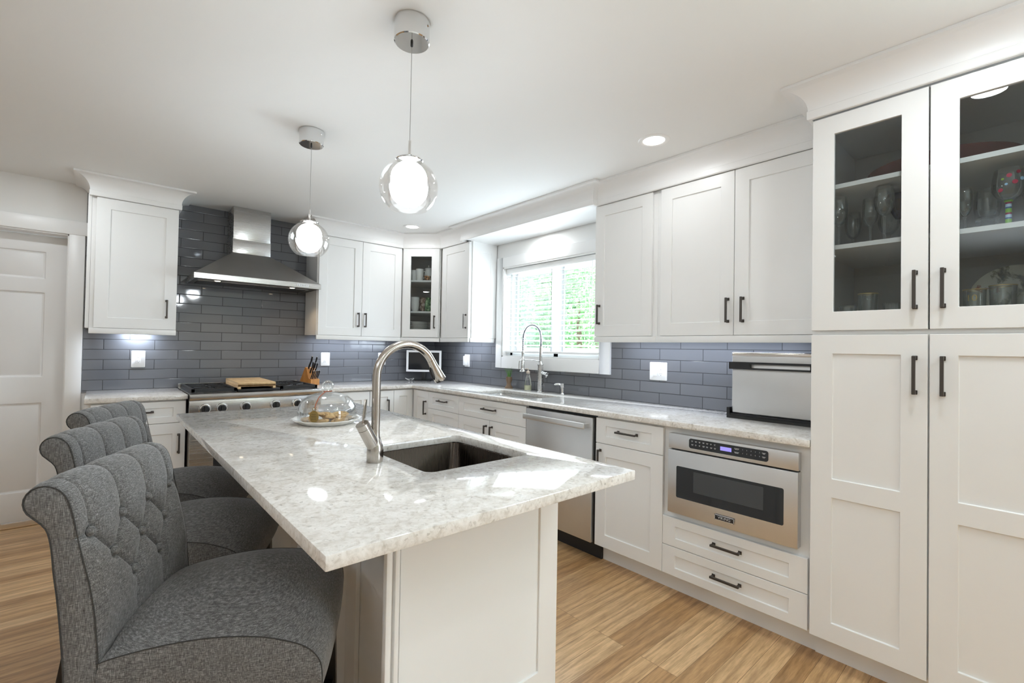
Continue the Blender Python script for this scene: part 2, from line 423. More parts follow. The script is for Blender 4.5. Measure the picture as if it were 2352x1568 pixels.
b = B(); b.box(FX0, FX1, ya, ya+.035, WZ0+.012, WZ1-.012).box(FX0, FX1, ybb-.035, ybb, WZ0+.012, WZ1-.012).box(FX0, FX1, ya, ybb, WZ0+.012, WZ0+.047).box(FX0, FX1, ya, ybb, WZ1-.047, WZ1-.012).box(FX0, FX1, ymid-.028, ymid+.028, WZ0+.012, WZ1-.012)
b.bevel(.003).build('window_frame', M_VINYL, win)
for y0, y1 in ((ya+.035, ymid-.028), (ymid+.028, ybb-.035)):
    sx0, sx1, z0, z1, s = .095, .12, WZ0+.047, WZ1-.047, .046
    b = B(); b.box(sx0, sx1, y0, y0+s, z0, z1).box(sx0, sx1, y1-s, y1, z0, z1).box(sx0, sx1, y0+s, y1-s, z0, z0+s).box(sx0, sx1, y0+s, y1-s, z1-s, z1)
    sash = b.bevel(.003).build('sash', M_VINYL, win)
    bx(.106, .109, y0+s, y1-s, z0+s, z1-s).build('pane', M_WPANE, sash)

# the soffit over the sink window, and crown mouldings
struct('trim_1', bx(-.37, -.0005, -2.557, -1.083, 2.272, CEIL-.001, bev=.002), M_TRIM, 'boxed white valance over the window')
CROWN = [(0, 2.266), (.014, 2.266), (.016, 2.270), (.016, 2.300), (.013, 2.303)] + [(.013+.077*(1-math.cos(R(t))), 2.303+.086*math.sin(R(t))) for t in range(6, 91, 7)] + [(.094, 2.390), (.094, CEIL-.0005), (0, CEIL-.0005)]
def sweep(path, prof):
    """mitred sweep along an open XY path; the profile's offset goes to the right of the walking direction"""
    b = B(); P = [Vector(p) for p in path]; nr = []
    for i in range(len(P)-1):
        d = (P[i+1]-P[i]).normalized(); nr.append(Vector((d.y, -d.x)))
    loops = []
    for i, p in enumerate(P):
        if i == 0: m = nr[0]
        elif i == len(P)-1: m = nr[-1]
        else:
            m = nr[i-1]+nr[i]; m = m/(m.dot(nr[i]))
        loops.append([(p.x+m.x*o, p.y+m.y*o, z) for o, z in prof])
    b.loft(loops); return b
YU = -.333      # front of the range-wall upper doors
XU = -.3247     # front of the window-wall upper doors
struct('trim_2', sweep([(-2.939, -.001), (-2.939, YU), (-2.4557, YU), (-2.4557, -.001)], CROWN), M_TRIM, 'white crown moulding over the cabinet left of the hood', sharp=25)
struct('trim_3', sweep([(-1.437, -.001), (-1.437, YU), (-.606, YU), (XU-.001, -.614), (XU-.001, -1.04), (-.371, -1.04), (-.371, -2.565), (XU-.001, -2.565), (XU-.001, -3.9535)], CROWN), M_TRIM, 'white crown moulding running round the corner and over the window', sharp=25)
struct('trim_4', sweep([(-.42, -3.953), (-.635, -3.953), (-.635, -4.80)], CROWN), M_TRIM, 'white crown moulding over the pantry', sharp=25)

# six-panel door on the left, its casing and threshold
dr = tag(thing('door_1', None, None), 'white six-panel door', kind='structure')
x0, x1, th = -3.885, -3.068, .04
st, ms = .115, .105
pw = (x1-x0-2*st-ms)/2
xs = [x0, x0+st, x0+st+pw, x0+st+pw+ms, x1-st, x1]
zs = [.012, .215, .83, 1.02, 1.615, 1.715, 1.905, 2.024]
b = B().grid(xs, zs, .115, th, {(i, j) for i in (1, 3) for j in (1, 3, 5)}, .012); b.bevel(.006, 2)
b.build('door_leaf', M_DOOR, dr)
for i in (1, 3):
    for j in (1, 3, 5):
        m_ = .032
        b = B(); a0, a1, c0, c1 = xs[i]+m_, xs[i+1]-m_, zs[j]+m_, zs[j+1]-m_
        b.loft([[(a0-.02, .127, c0-.02), (a1+.02, .127, c0-.02), (a1+.02, .127, c1+.02), (a0-.02, .127, c1+.02)], [(a0, .118, c0), (a1, .118, c0), (a1, .118, c1), (a0, .118, c1)]], cap0=False)
        b.build('raised_panel', M_DOOR, dr)
b = B(); b.box(-3.067, -3.05, 0, .17, 0, 2.035).box(-3.905, -3.888, 0, .17, 0, 2.035).box(-3.905, -3.05, 0, .17, 2.0265, 2.043)
b.build('door_jamb', M_TRIM, dr)
b = B(); b.box(-3.060, -2.974, -.012, .008, .0, 2.036).box(-3.98, -3.894, -.012, .008, 0, 2.036).box(-3.995, -2.9595, -.016, .008, 2.036, 2.134)
b.bevel(.002).build('door_casing', M_TRIM, dr)
bx(-3.885, -3.067, .0, .16, .0, .010, bev=.003).build('threshold', wood('oak_threshold', (.42, .27, .14), (.55, .37, .21), (3, 40, 40)), dr)

# ------------------------------------------------------------------ cabinets
ROT = -PI/2       # window wall: local X runs to -Y, local -Y faces the room
def handle(par, x, z, yf, L=.134, vert=True):
    """square bar pull standing off a front whose face is at y=yf"""
    b = B(); s = .0052; y0 = yf-.033
    if vert:
        b.box(x-s, x+s, y0, y0+.0105, z-L/2, z+L/2)
        for q in (z-L/2+.007, z+L/2-.007): b.box(x-.0048, x+.0048, y0+.0105, yf-.004, q-.0055, q+.0055).box(x-.008, x+.008, yf-.004, yf, q-.008, q+.008)
    else:
        b.box(x-L/2, x+L/2, y0, y0+.0105, z-s, z+s)
        for q in (x-L/2+.007, x+L/2-.007): b.box(q-.0055, q+.0055, y0+.0105, yf-.004, z-.0048, z+.0048).box(q-.008, q+.008, yf-.004, yf, z-.008, z+.008)
    return b.bevel(.0012, 1).build('handle', M_HANDLE, par)
def door(par, x0, x1, z0, z1, hx=None, hz=None, s=.074, mid=None, glassed=False, name='door', yf=-.02, hl=.134):
    xs = [x0, x0+s, x1-s, x1]
    zs = [z0, z0+s, z1-s, z1] if mid is None else [z0, z0+s, mid[0], mid[1], z1-s, z1]
    holes = {(1, 1)} if mid is None else {(1, 1), (1, 3)}
    b = B().grid(xs, zs, yf, .0195, holes, None if glassed else .008)
    o = b.bevel(.0014, 1).build(name, M_CAB, par)
    if glassed: bx(x0+s-.006, x1-s+.006, yf+.009, yf+.012, z0+s-.006, z1-s+.006).build('glass_pane', M_PANE, o)
    if hx is not None: handle(o, hx, hz, yf, hl)
    return o
def drawer(par, x0, x1, z0, z1, s=.072, r=.043, hl=.137, h=True, yf=-.02):
    b = B().grid([x0, x0+s, x1-s, x1], [z0, z0+r, z1-r, z1], yf, .0195, {(1, 1)}, .008)
    o = b.bevel(.0014, 1).build('drawer', M_CAB, par)
    if h: handle(o, (x0+x1)/2, (z0+z1)/2+.008, yf, hl, False)
    return o
def carcass(par, wd, dp, z0, z1, toe=True, hole=None, back=True):
    b = B()
    if hole:
        hx0, hx1, hz0, hz1 = hole
        b.grid([0, hx0, hx1, wd], [z0, hz0, hz1, z1], 0, .018, {(1, 1)}, None)
    else: b.box(0, wd, 0, .018, z0, z1)
    b.box(0, .016, .018, dp, z0, z1).box(wd-.016, wd, .018, dp, z0, z1).box(.016, wd-.016, .018, dp, z0, z0+.016)
    if back: b.box(.016, wd-.016, dp-.008, dp, z0+.016, z1)
    b.build('body', M_CAB, par)
    if toe: bx(0, wd, .070, .085, 0, z0).build('toe_kick', M_CAB, par)
XB = -.606; YBF = -.606
ZT = .8707; ZD = .7207; ZB = .1143
# --- window wall base run
c = thing('base_cabinet', 'white narrow three-drawer base cabinet left of the window sink cabinet', 'cabinet', (XB, -.909, 0), ROT)
carcass(c, .478, .60, .105, .883)
drawer(c, .0015, .477, ZD+.003, ZT); drawer(c, .0015, .477, .420, ZD); drawer(c, .0015, .477, ZB, .417)
c = thing('sink_cabinet', 'white sink cabinet under the window with one wide false drawer and two doors', 'cabinet', (XB, -1.388, 0), ROT)
carcass(c, .821, .60, .105, .883)
drawer(c, .002, .8195, ZD+.003, ZT, hl=.158)
door(c, .002, .409, ZB, ZD, .375, .615); door(c, .4125, .8195, ZB, ZD, .447, .615)
c = thing('base_cabinet', 'white base cabinet between dishwasher and built-in microwave, drawer over door', 'cabinet', (XB, -2.8215, 0), ROT)
carcass(c, .449, .60, .105, .883)
drawer(c, .0015, .4485, ZD+.003, ZT); door(c, .0015, .4485, ZB, ZD, .037, .62)
c = thing('microwave_cabinet', 'white base cabinet with two wide drawers holding the built-in microwave', 'cabinet', (XB, -3.2705, 0), ROT)
carcass(c, .682, .60, .105, .883, hole=(.046, .638, .455, .845))
drawer(c, .0015, .6755, .2655, .413, hl=.137); drawer(c, .0015, .6755, ZB, .2625, hl=.137)
# --- corner base cabinet (two bi-fold doors meeting in the inside corner)
c = thing('corner_base_cabinet', 'white corner base cabinet with two doors meeting in the inside corner', 'cabinet', (0, 0, 0))
b = B(); b.box(-1.056, XB, YBF, YBF+.018, .105, .883).box(XB, XB+.018, -.909, YBF+.018, .105, .883).box(-1.056, -1.040, YBF+.018, -.01, .105, .883).box(XB+.018, -.01, -.909, -.893, .105, .883).box(-1.04, -.02, YBF+.018, -.02, .105, .121).box(XB+.018, -.02, -.893, YBF+.018, .105, .121)
b.build('body', M_CAB, c)
b = B(); b.box(-1.056, -.536, -.536, -.521, 0, .105).box(-.536, -.521, -.909, -.521, 0, .105); b.build('toe_kick', M_CAB, c)
door(c, -1.0545, -.8255, ZB, ZT, -.8845, .727, s=.058, yf=YBF-.02, hl=.126)
door(c, -.8225, -.629, ZB, ZT, s=.058, yf=YBF-.02)
o = door(c, .0095, .2745, ZB, ZT, .2325, .722, s=.060, hl=.126)
o.location = (XB, -.635, 0); o.rotation_euler = (0, 0, ROT)
# --- range wall base
c = thing('base_cabinet', 'white base cabinet right of the range with a full-height door', 'cabinet', (-1.4995, YBF, 0))
carcass(c, .442, .60, .105, .883)
door(c, .002, .4395, ZB, ZT)
c = thing('base_cabinet', 'white base cabinet left of the range, drawer over door', 'cabinet', (-2.940, YBF, 0))
carcass(c, .527, .60, .105, .883)
drawer(c, .027, .525, ZD+.003, ZT); door(c, .027, .525, ZB, ZD, .488, .577)
# --- pantry
PX = -.614
c = thing('pantry_cabinet', 'tall white pantry cabinet with two glass doors above two panelled doors', 'cabinet', (PX, -3.9545, 0), ROT)
wd = .753
b = B(); b.box(0, .016, 0, .60, .105, 2.29).box(wd-.016, wd, 0, .60, .105, 2.29).box(.016, wd-.016, .592, .60, .105, 2.29)
for z in (.105, 1.357): b.box(.016, wd-.016, .0, .592, z, z+.016)
b.box(.016, wd-.016, 0, .592, 2.262, 2.29); b.build('body', M_CAB, c)
bx(.016, wd-.016, .001, .014, .121, 1.357).build('front_rail', M_CAB, c)
bx(0, wd, .070, .085, 0, .105).build('toe_kick', M_CAB, c)
bx(.0165, wd-.0165, .585, .5915, 1.374, 2.2615).build('back_lining', M_CABIN, c)
for z0, z1 in ((1.9615, 1.9795), (1.7095, 1.7275)): bx(.017, wd-.017, .012, .584, z0, z1).build('shelf', M_CAB, c)
door(c, .0015, .3695, 1.3732, 2.2593, .334, 1.518, s=.0765, glassed=True, hl=.140)
door(c, .3745, .7425, 1.3732, 2.2593, .410, 1.518, s=.0765, glassed=True, hl=.140)
door(c, .0015, .3695, .1112, 1.3545, .334, 1.205, s=.0765, mid=(.693, .769), hl=.140)
door(c, .3745, .7425, .1112, 1.3545, .410, 1.205, s=.0765, mid=(.693, .769), hl=.140)
# --- wall cabinets
ZU0, ZU1 = 1.3696, 2.2646
def wallcab(name, label, loc, rz, wd, dp=.300, z0=1.3685, z1=2.282, rail=True):
    c = thing(name, label, 'cabinet', loc, rz)
    b = B(); b.box(0, wd, 0, .018, z0, z1).box(0, .016, .018, dp, z0, z1).box(wd-.016, wd, .018, dp, z0, z1).box(.016, wd-.016, .018, dp, z0, z0+.016).box(.016, wd-.016, .018, dp, z1-.016, z1)
    b.build('body', M_CAB, c)
    if rail: bx(0, wd, -.019, .001, 1.3295, 1.3675, bev=.002).build('light_rail', M_CAB, c)
    return c
c = wallcab('wall_cabinet', 'white single-door wall cabinet left of the range hood', (-2.939, -.313, 0), 0, .4833)
door(c, .0235, .4815, ZU0, ZU1, .423, 1.521)
b = bx(-.02, -.001, .002, .30, 1.3685, 2.28); b.build('filler_strip', M_CAB, c)
c = wallcab('wall_cabinet', 'white two-door wall cabinet between range hood and corner cabinet', (-1.437, -.313, 0), 0, .832)
door(c, .010, .4115, ZU0, ZU1, .378, 1.521); door(c, .4145, .8235, ZU0, ZU1, .447, 1.521)
c = wallcab('wall_cabinet', 'white wall cabinet left of the window with a panelled side', (XU+.02, -.607, 0), ROT, .475)
door(c, .023, .475, ZU0, ZU1, .440, 1.523)
b = B().grid([.012, .082, .232, .303], [1.3685, 1.4425, 2.1875, 2.278], 0, .013, {(1, 1)}, .006).bevel(.0012, 1)
o = b.build('side_panel', M_CAB, c); o.location = (.488, .0, 0); o.rotation_euler = (0, 0, PI/2)
bx(.476, .488, .0, .29, 1.3295, 1.3675, bev=.002).build('side_light_rail', M_CAB, c)
c = wallcab('wall_cabinet', 'white single-door wall cabinet right of the window', (XU+.02, -2.5575, 0), ROT, .474)
door(c, .0005, .443, ZU0, ZU1, .0425, 1.5175)
c = wallcab('wall_cabinet', 'white two-door wall cabinet beside the pantry, above the steel oven', (XU+.02, -3.032, 0), ROT, .9215)
door(c, .0275, .4675, ZU0, ZU1, .4385, 1.5045); door(c, .4705, .9135, ZU0, ZU1, .517, 1.5045)
# diagonal corner cabinet with a glass door
c = thing('corner_cabinet', 'white diagonal corner wall cabinet with a glass door showing white dishes', 'cabinet', (-.600, -.325, 0), -PI/4)
FP = [(-.604, -.002), (-.604, -.309), (-.588, -.309), (-.309, -.588), (-.309, -.604), (-.002, -.604), (-.002, -.002)]
def loc45(x, y):
    dx, dy = x+.600, y+.325; s = .5**.5
    return ((dx-dy)*s, (dx+dy)*s)
FL = [loc45(*p) for p in FP]
b = B(); b.prism(FL, 1.3685, 1.384).prism(FL, 2.258, 2.282)
for a, d in ((0, 1), (4, 5), (5, 6), (6, 0)):
    p, q = Vector(FL[a]), Vector(FL[d]); t = (q-p).normalized(); nn = Vector((-t.y, t.x))*.012
    b.prism([tuple(p), tuple(q), tuple(q+nn), tuple(p+nn)], 1.384, 2.258)
b.build('body', M_CABIN, c)
b = B().grid([-.001, .022, .367, .390], [1.3685, 1.392, 2.245, 2.282], 0, .018, {(1, 1)}, None); b.build('face_frame', M_CAB, c)
bx(-.001, .390, -.019, .001, 1.3295, 1.3675, bev=.002).build('light_rail', M_CAB, c)
SH = [loc45(*p) for p in [(-.590, -.016), (-.590, -.30), (-.575, -.30), (-.30, -.575), (-.30, -.590), (-.016, -.590), (-.016, -.016)]]
for z in (1.937, 1.6215): B().prism(SH, z, z+.018).build('shelf', M_CAB, c)
o = door(c, .0105, .3785, ZU0+.005, ZU1, .339, 1.5275, s=.0785, glassed=True, hl=.128)

# ------------------------------------------------------------------ countertops
def counter(name, label, outline, holes, z0=.884, z1=.914):
    b = B().slab(outline, holes, z0, z1)
    return tag(b.bevel(.0028, 2, 50).build(name, M_QUARTZ), label, 'countertop')
counter('countertop', 'speckled quartz countertop piece left of the range', [(-2.944, -.651), (-2.408, -.651), (-2.408, -.001), (-2.944, -.001)], [])
WS = (-.5305, -.224, -2.147, -1.475)
counter('countertop', 'L-shaped speckled quartz countertop running under the window', [(-1.4995, -.651), (-.6452, -.651), (-.6452, -3.953), (-.001, -3.953), (-.001, -.001), (-1.4995, -.001)], [rrect(*WS, .03)])
IX0, IX1, IY0, IY1 = -2.577, -1.6508, -3.781, -1.683
IS = (-2.160, -1.7545, -3.427, -2.985)
counter('island_countertop', 'speckled quartz slab of the kitchen island with the sink cut-out', [(IX0, IY0), (IX1, IY0), (IX1, IY1), (IX0, IY1)], [rrect(*IS, .03)], .8855, .914)

# ------------------------------------------------------------------ island
c = thing('kitchen_island', 'white panelled island cabinet under the long quartz slab', 'island', (-2.0, -2.6, 0))
ox, oy = 2.0, 2.6
def ib(x0, x1, y0, y1, z0, z1): return bx(x0+ox, x1+ox, y0+oy, y1+oy, z0, z1)
b = B()
for a in ((-2.3035, -1.700, -3.480, -3.464, .0, .884), (-2.298, -1.70, -1.745, -1.729, .105, .884), (-2.196, -2.18, -3.464, -1.745, .0, .884), (-2.319, -2.298, -1.745, -1.729, .0, .105), (-1.716, -1.70, -3.464, -1.745, .105, .884), (-2.18, -1.716, -3.464, -1.745, .105, .121)):
    b.box(a[0]+ox, a[1]+ox, a[2]+oy, a[3]+oy, a[4], a[5])
b.build('body', M_CAB, c)
bx(-2.178+ox, -1.76+ox, -3.44+oy, -1.76+oy, 0, .104).build('toe_kick', M_CAB, c)
b = B().grid([-2.2757+ox, -1.7704+ox, -1.6861+ox], [.0, .212, .884], -3.50+oy, .0195, {(0, 1)}, .007).bevel(.0014, 1); b.build('end_panel', M_CAB, c)
b = B(); b.box(-2.319+ox, -2.3035+ox, -3.500+oy, -3.4805+oy, 0, .884).box(-2.296+ox, -2.283+ox, -3.503+oy, -3.4805+oy, 0, .884); b.box(-2.3035+ox, -2.2757+ox, -3.490+oy, -3.4805+oy, 0, .884)
b.bevel(.002).build('corner_post', M_CAB, c)
for y0 in (-3.07, -2.45, -1.83):
    bx(-2.212+ox, -2.1965+ox, y0+oy, y0+.085+oy, 0, .884, bev=.002).build('panel_stile', M_CAB, c)
for k in range(4):
    o = door(c, .004, .428, .112, .865, .385 if k % 2 == 0 else .045, .76, yf=0)
    o.location = (-1.68+ox, -3.476+oy+.4345*k, 0); o.rotation_euler = (0, 0, PI/2)

# ------------------------------------------------------------------ sinks and faucets
def sink(name, label, rect, depth, m, loc_z=.8835, drain=True):
    x0, x1, y0, y1 = rect; cx, cy = (x0+x1)/2, (y0+y1)/2
    c = thing(name, label, 'sink', (cx, cy, loc_z-depth))
    hx, hy = (x1-x0)/2, (y1-y0)/2; b = B()
    def lp(o_, r, z): return [(x, y, z) for x, y in rrect(-hx-o_, hx+o_, -hy-o_, hy+o_, r)]
    b.loft([lp(.006, .033, -.006), lp(.014, .038, depth-.012), lp(.024, .045, depth-.011), lp(.024, .045, depth), lp(.002, .032, depth), lp(-.001, .03, depth-.004), lp(-.010, .045, .025), lp(-.022, .05, .006), lp(-.05, .05, 0.0)])
    b.build('basin', m, c, sharp=50)
    if drain:
        b = B(); b.lathe([(.001, .003), (.03, .003), (.042, .006), (.045, .0035)], n=28); b.build('drain', M_CHROME, c)
    return c
sink('island_sink', 'dark steel undermount sink in the island', IS, .20, M_SINK, .885)
sink('window_sink', 'wide steel undermount sink below the window', WS, .21, M_SINKB, .8835)

# island pull-down faucet
fx, fy = -2.2215, -3.212
c = thing('island_faucet', 'tall brushed nickel gooseneck faucet at the island sink', 'faucet', (fx, fy, .914))
b = B(); b.lathe([(.0245, 0), (.0255, .002), (.0255, .036), (.0245, .050), (.020, .062), (.0165, .070), (.0138, .080), (.0133, .10)], n=36, cap=True); b.build('base', M_FAUCET, c)
ar = [(0, 0, .098), (0, 0, .18)]+[(.105-.105*math.cos(R(t)), 0, .265+.105*math.sin(R(t))) for t in range(0, 151, 6)]
b = B().tube(ar, .0133, 28); b.cyl((0, 0, .1085), (0, 0, .1100), .0137, n=28); b.build('spout', M_FAUCET, c)
e = Vector(ar[-1]); d = Vector((.5, 0, -.866))
b = B().tube([e+d*.001, e+d*.02, e+d*.05, e+d*.076, e+d*.080], [.0137, .0143, .0178, .0212, .0195], 32); h = b.build('spray_head', M_FAUCET, c)
nv = Vector((-.866, 0, -.5))
b = B(); pts = [e+d*t+nv*o_ for t, o_ in ((.022, .0125), (.030, .0165), (.046, .0190), (.058, .0195), (.066, .0165))]
b.tube(pts, [.004, .0062, .0068, .0062, .004], 12); b.build('spray_button', M_BLACK, h)
vd = Vector((-.50, -.10, .86)).normalized()
p0 = Vector((0, 0, .040))
b = B().tube([p0+vd*.012, p0+vd*.080], .0205, 30); b.cyl(p0+vd*.0815, p0+vd*.098, .0205, n=30); b.cyl(p0+vd*.079, p0+vd*.083, .0185, n=30); v_ = b.build('valve', M_FAUCET, c)
lp0 = p0+vd*.094+Vector((.004, .004, 0))
b = B(); ld = Vector((.13, .10, .98)).normalized(); sd = Vector((.62, .78, 0)).normalized()*.011; tk = Vector((.78, -.62, 0)).normalized()*.0028
loops = []
for t, wv in ((0, .8), (.02, 1.0), (.06, .95), (.078, .75)):
    q = lp0+ld*t; loops.append([q-sd*wv-tk, q+sd*wv-tk, q+sd*wv+tk, q-sd*wv+tk])
b.loft(loops); b.bevel(.0015, 2).build('lever', M_FAUCET, v_)

# spring faucet at the window sink
c = thing('spring_faucet', 'chrome spring-neck faucet in front of the window', 'faucet', (-.0926, -1.8094, .914))
b = B(); b.lathe([(.030, 0), (.031, .003), (.026, .006), (.0235, .008), (.0235, .225), (.027, .227), (.027, .234), (.020, .236), (.016, .245), (.015, .262)], n=28, cap=True); b.build('body', M_STEEL, c)
R0 = .1110; zc = .455
arc = [(0, R0-R0*math.cos(R(t)), zc+R0*1.02*math.sin(R(t))) for t in range(0, 181, 5)]
path = [(0, 0, .26), (0, 0, .33), (0, 0, .40)]+arc+[(0, 2*R0, .40), (0, 2*R0, .345)]
B().tube(path[1:], .0062, 10).build('hose', mat('dark_rubber_hose', (.03, .035, .06), .5), c)
B().cyl((0, 0, .235), (0, 0, .385), .0125, n=20).build('neck', M_STEEL, c)
# coil round the hose
dense = []; P = [Vector(p) for p in path[2:]]
for a, q in zip(P, P[1:]):
    k = max(1, int((q-a).length/.0013))
    dense += [a+(q-a)*(i/k) for i in range(k)]
tot = 0; hel = []
for i, p in enumerate(dense[:-1]):
    t = (dense[i+1]-p); tot += t.length; t.normalize(); n1 = Vector((1, 0, 0)); n2 = t.cross(n1)
    a = tot/.0085*2*PI; hel.append(p+.0098*(math.cos(a)*n1+math.sin(a)*n2))
B().tube(hel, .0017, 5).build('spring', M_CHROME, c)
b = B(); y = 2*R0
b.lathe([(.010, .345), (.0125, .340), (.0125, .325), (.0105, .318), (.0105, .270), (.0155, .262), (.0175, .20), (.018, .178), (.0265, .166), (.0265, .160), (.010, .158)], c=(0, y, 0), n=24, cap=True); h = b.build('spray_head', M_STEEL, c)
b = B().tube([(-.010, y+.014, .262), (-.012, y+.030, .252), (-.012, y+.034, .235), (-.012, y+.034, .185)], .0042, 8); b.build('spray_lever', M_CHROME, h)
B().tube([(0, 0, .262), (0, y*.5, .266), (0, y-.012, .268)], .0036, 10).build('holder_arm', M_CHROME, c)
b = B(); b.cyl((0, -.012, .165), (-.012, -.085, .155), .0145, .0125, n=20).cyl((-.012, -.083, .155), (-.013, -.092, .154), .017, n=20); v_ = b.build('valve', M_CHROME, c)
B().tube([(-.012, -.080, .150), (-.02, -.10, .140), (-.05, -.115, .136)], [.006, .005, .0045], 10).build('lever', M_CHROME, v_)
c = thing('soap_dispenser', 'small chrome built-in soap pump right of the window faucet', 'soap dispenser', (-.0932, -2.0631, .914))
b = B(); b.lathe([(.0245, 0), (.0245, .004), (.016, .008), (.0145, .012), (.0145, .060), (.018, .062), (.018, .088), (.012, .091)], n=24, cap=True); b.build('pump', M_CHROME, c)
B().tube([(0, .008, .078), (-.006, .04, .082), (-.016, .068, .079), (-.017, .072, .074)], [.0085, .0075, .007, .006], 12).build('spout', M_CHROME, c)

# ------------------------------------------------------------------ appliances
# dishwasher (local X runs to -Y)
c = thing('dishwasher', 'stainless dishwasher with a bar handle beside the sink cabinet', 'dishwasher', (XB, -2.2115, 0), ROT)
bx(.012, .594, -.034, .0, .1165, .866, bev=.005).build('front_panel', M_STEELY, c)
bx(.003, .607, .001, .56, .105, .880).build('tub', M_BLACK, c)
bx(.0, .608, .055, .07, .0, .104).build('toe_panel', M_BLACK, c)
b = B()
b.box(.035, .575, -.092, -.078, .800, .836); b.bevel(.006, 3)
for q in (.05, .56): b.box(q-.015, q+.015, -.080, -.034, .806, .830)
b.build('handle', M_STEELY, c)
# built-in drawer microwave
c = thing('microwave_oven', 'stainless built-in drawer microwave with black window and violet display', 'microwave', (XB, -3.3105, 0), ROT)
bx(.008, .596, .0005, .40, .458, .842).build('cavity', M_BLACK, c)
bx(0, .604, -.034, .0, .776, .8525, bev=.002).build('control_fascia', M_STEELY, c)
f_ = bx(0, .604, -.040, .0, .4475, .770, bev=.003).build('drawer_front', M_STEELY, c)
bx(.004, .600, -.010, -.002, .7695, .7765).build('gap_seal', M_BLACK, c)
def rpanel(x0, x1, z0, z1, yf, th, r, nm, m, par):
    b = B(); b.loft([[(x, yf+th, z) for x, z in rrect(x0, x1, z0, z1, r)], [(x, yf, z) for x, z in rrect(x0, x1, z0, z1, r)]]); return b.build(nm, m, par)
w_ = rpanel(.0485, .549, .5315, .6915, -.0415, .003, .008, 'window', M_BGLASS, f_)
b = B().grid([.140, .467], [.5755, .6785], -.0420, .0004, set()); b.build('inner_glass', mat('smoked_screen', (.05, .054, .058), .12), w_)
cp = rpanel(.1125, .484, .792, .8405, -.0365, .003, .011, 'control_panel', M_BGLASS, c)
bx(.2705, .323, -.0372, -.0364, .808, .8265).build('display', M_LCD, cp)
rr = random.Random(3)
b = B()
for row in (.8285, .8115):
    for k in range(7):
        x = .125+k*.0192; wv = rr.uniform(.007, .012)
        b.box(x, x+wv, -.0369, -.0363, row, row+.0016); b.box(x+.001, x+wv*.8, -.0369, -.0363, row-.0035, row-.0020)
b.build('function_legend', M_LABEL, cp)
for xa, xb_ in ((.336, .358), (.458, .473)):
    b = B()
    for row in (.8285, .8115): b.box(xa, xb_, -.0369, -.0363, row-.001, row+.0008); b.box(xa+.003, xb_-.003, -.0369, -.0363, row-.005, row-.0032)
    b.build('key_legend', M_LABEL, cp)
for r_, digs in ((.8285, '12345'), (.8115, '67890')):
    for k, ch in enumerate(digs): text('digit', ch, .0062, M_LABEL, cp, (.374+k*.0185, -.0366, r_-.001), (PI/2, 0, 0), .0002)
bd = bx(.251, .340, -.0440, -.040, .4785, .5010, bev=.0008).build('badge', mat('badge_black', (.02,.02,.022), .3), f_)
text('badge_lettering', 'VIKING', .0185, M_CHROME, bd, (.2955, -.0443, .4895), (PI/2, 0, 0), .0006)
b = B(); b.box(.249, .342, -.0447, -.0435, .4995, .5022).box(.249, .342, -.0447, -.0435, .4772, .4798).box(.249, .2515, -.0447, -.0435, .4772, .5022).box(.3395, .342, -.0447, -.0435, .4772, .5022); b.build('badge_frame', M_CHROME, bd)

# range hood
c = thing('range_hood', 'stainless chimney range hood over the range', 'range hood', (-1.915, 0, 0))
HX, HY = .4575, -.482
b = B(); b.loft([[(-HX, -.001, 1.7965), (-HX, HY, 1.7965), (HX, HY, 1.7965), (HX, -.001, 1.7965)], [(-.170, -.001, 2.021), (-.170, -.236, 2.021), (.1125, -.236, 2.021), (.1125, -.001, 2.021)]], cap0=False); b.build('canopy', M_STEELD, c, sharp=15)
b = B()
b.box(-HX, HX, HY, HY+.012, 1.757, 1.7985).box(-HX, -HX+.012, HY+.012, -.001, 1.757, 1.7985).box(HX-.012, HX, HY+.012, -.001, 1.757, 1.7985)
b.bevel(.0015, 1).build('rim', M_STEEL, c)
u = bx(-HX+.012, HX-.012, HY+.012, -.001, 1.766, 1.772).build('underside', mat('hood_underside', (.16, .16, .16), .4, .8), c)
b = B(); b.box(-.40, .02, -.25, -.04, 1.761, 1.7655).box(.03, .40, -.25, -.04, 1.761, 1.7655)
b.build('grease_filter', mat('filter_mesh', (.075, .075, .078), .5, .6), c)
bx(-.41, .41, -.300, -.290, 1.7605, 1.7655).build('light_strip', M_STEEL, c)
for x in (-.285, .265):
    b = B().lathe([(.001, 1.7625), (.020, 1.7625), (.026, 1.7615), (.027, 1.7655)], c=(x, -.335, 0), n=24); l_ = b.build('lamp', M_STEEL, c)
    B().lathe([(.0005, 1.7618), (.019, 1.7618)], c=(x, -.335, 0), n=20).build('bulb', M_HOODLED, l_)
    light('hood_lamp', 'SPOT', (-1.915+x, -.335, 1.755), 3.0, (1.0, .74, .46), size=.02, aim=(-1.915+x, -.26, .9), spot=R(120))
bx(-.170, .1125, -.236, -.001, 2.021, 2.134, bev=.001).build('lower_duct_cover', M_STEEL, c)
bx(-.1675, .110, -.2335, -.001, 2.134, CEIL-.002, bev=.001).build('upper_duct_cover', M_STEEL, c)
k_ = bx(.26, .355, HY-.0015, HY, 1.768, 1.788).build('control_strip', mat('hood_controls', (.72, .74, .76), .35, .5), c)
b = B()
for q in range(5): b.cyl((.272+q*.0175, HY-.0032, 1.778), (.272+q*.0175, HY-.0015, 1.778), .0045, n=12)
b.build('control_button', M_CHROME, k_)

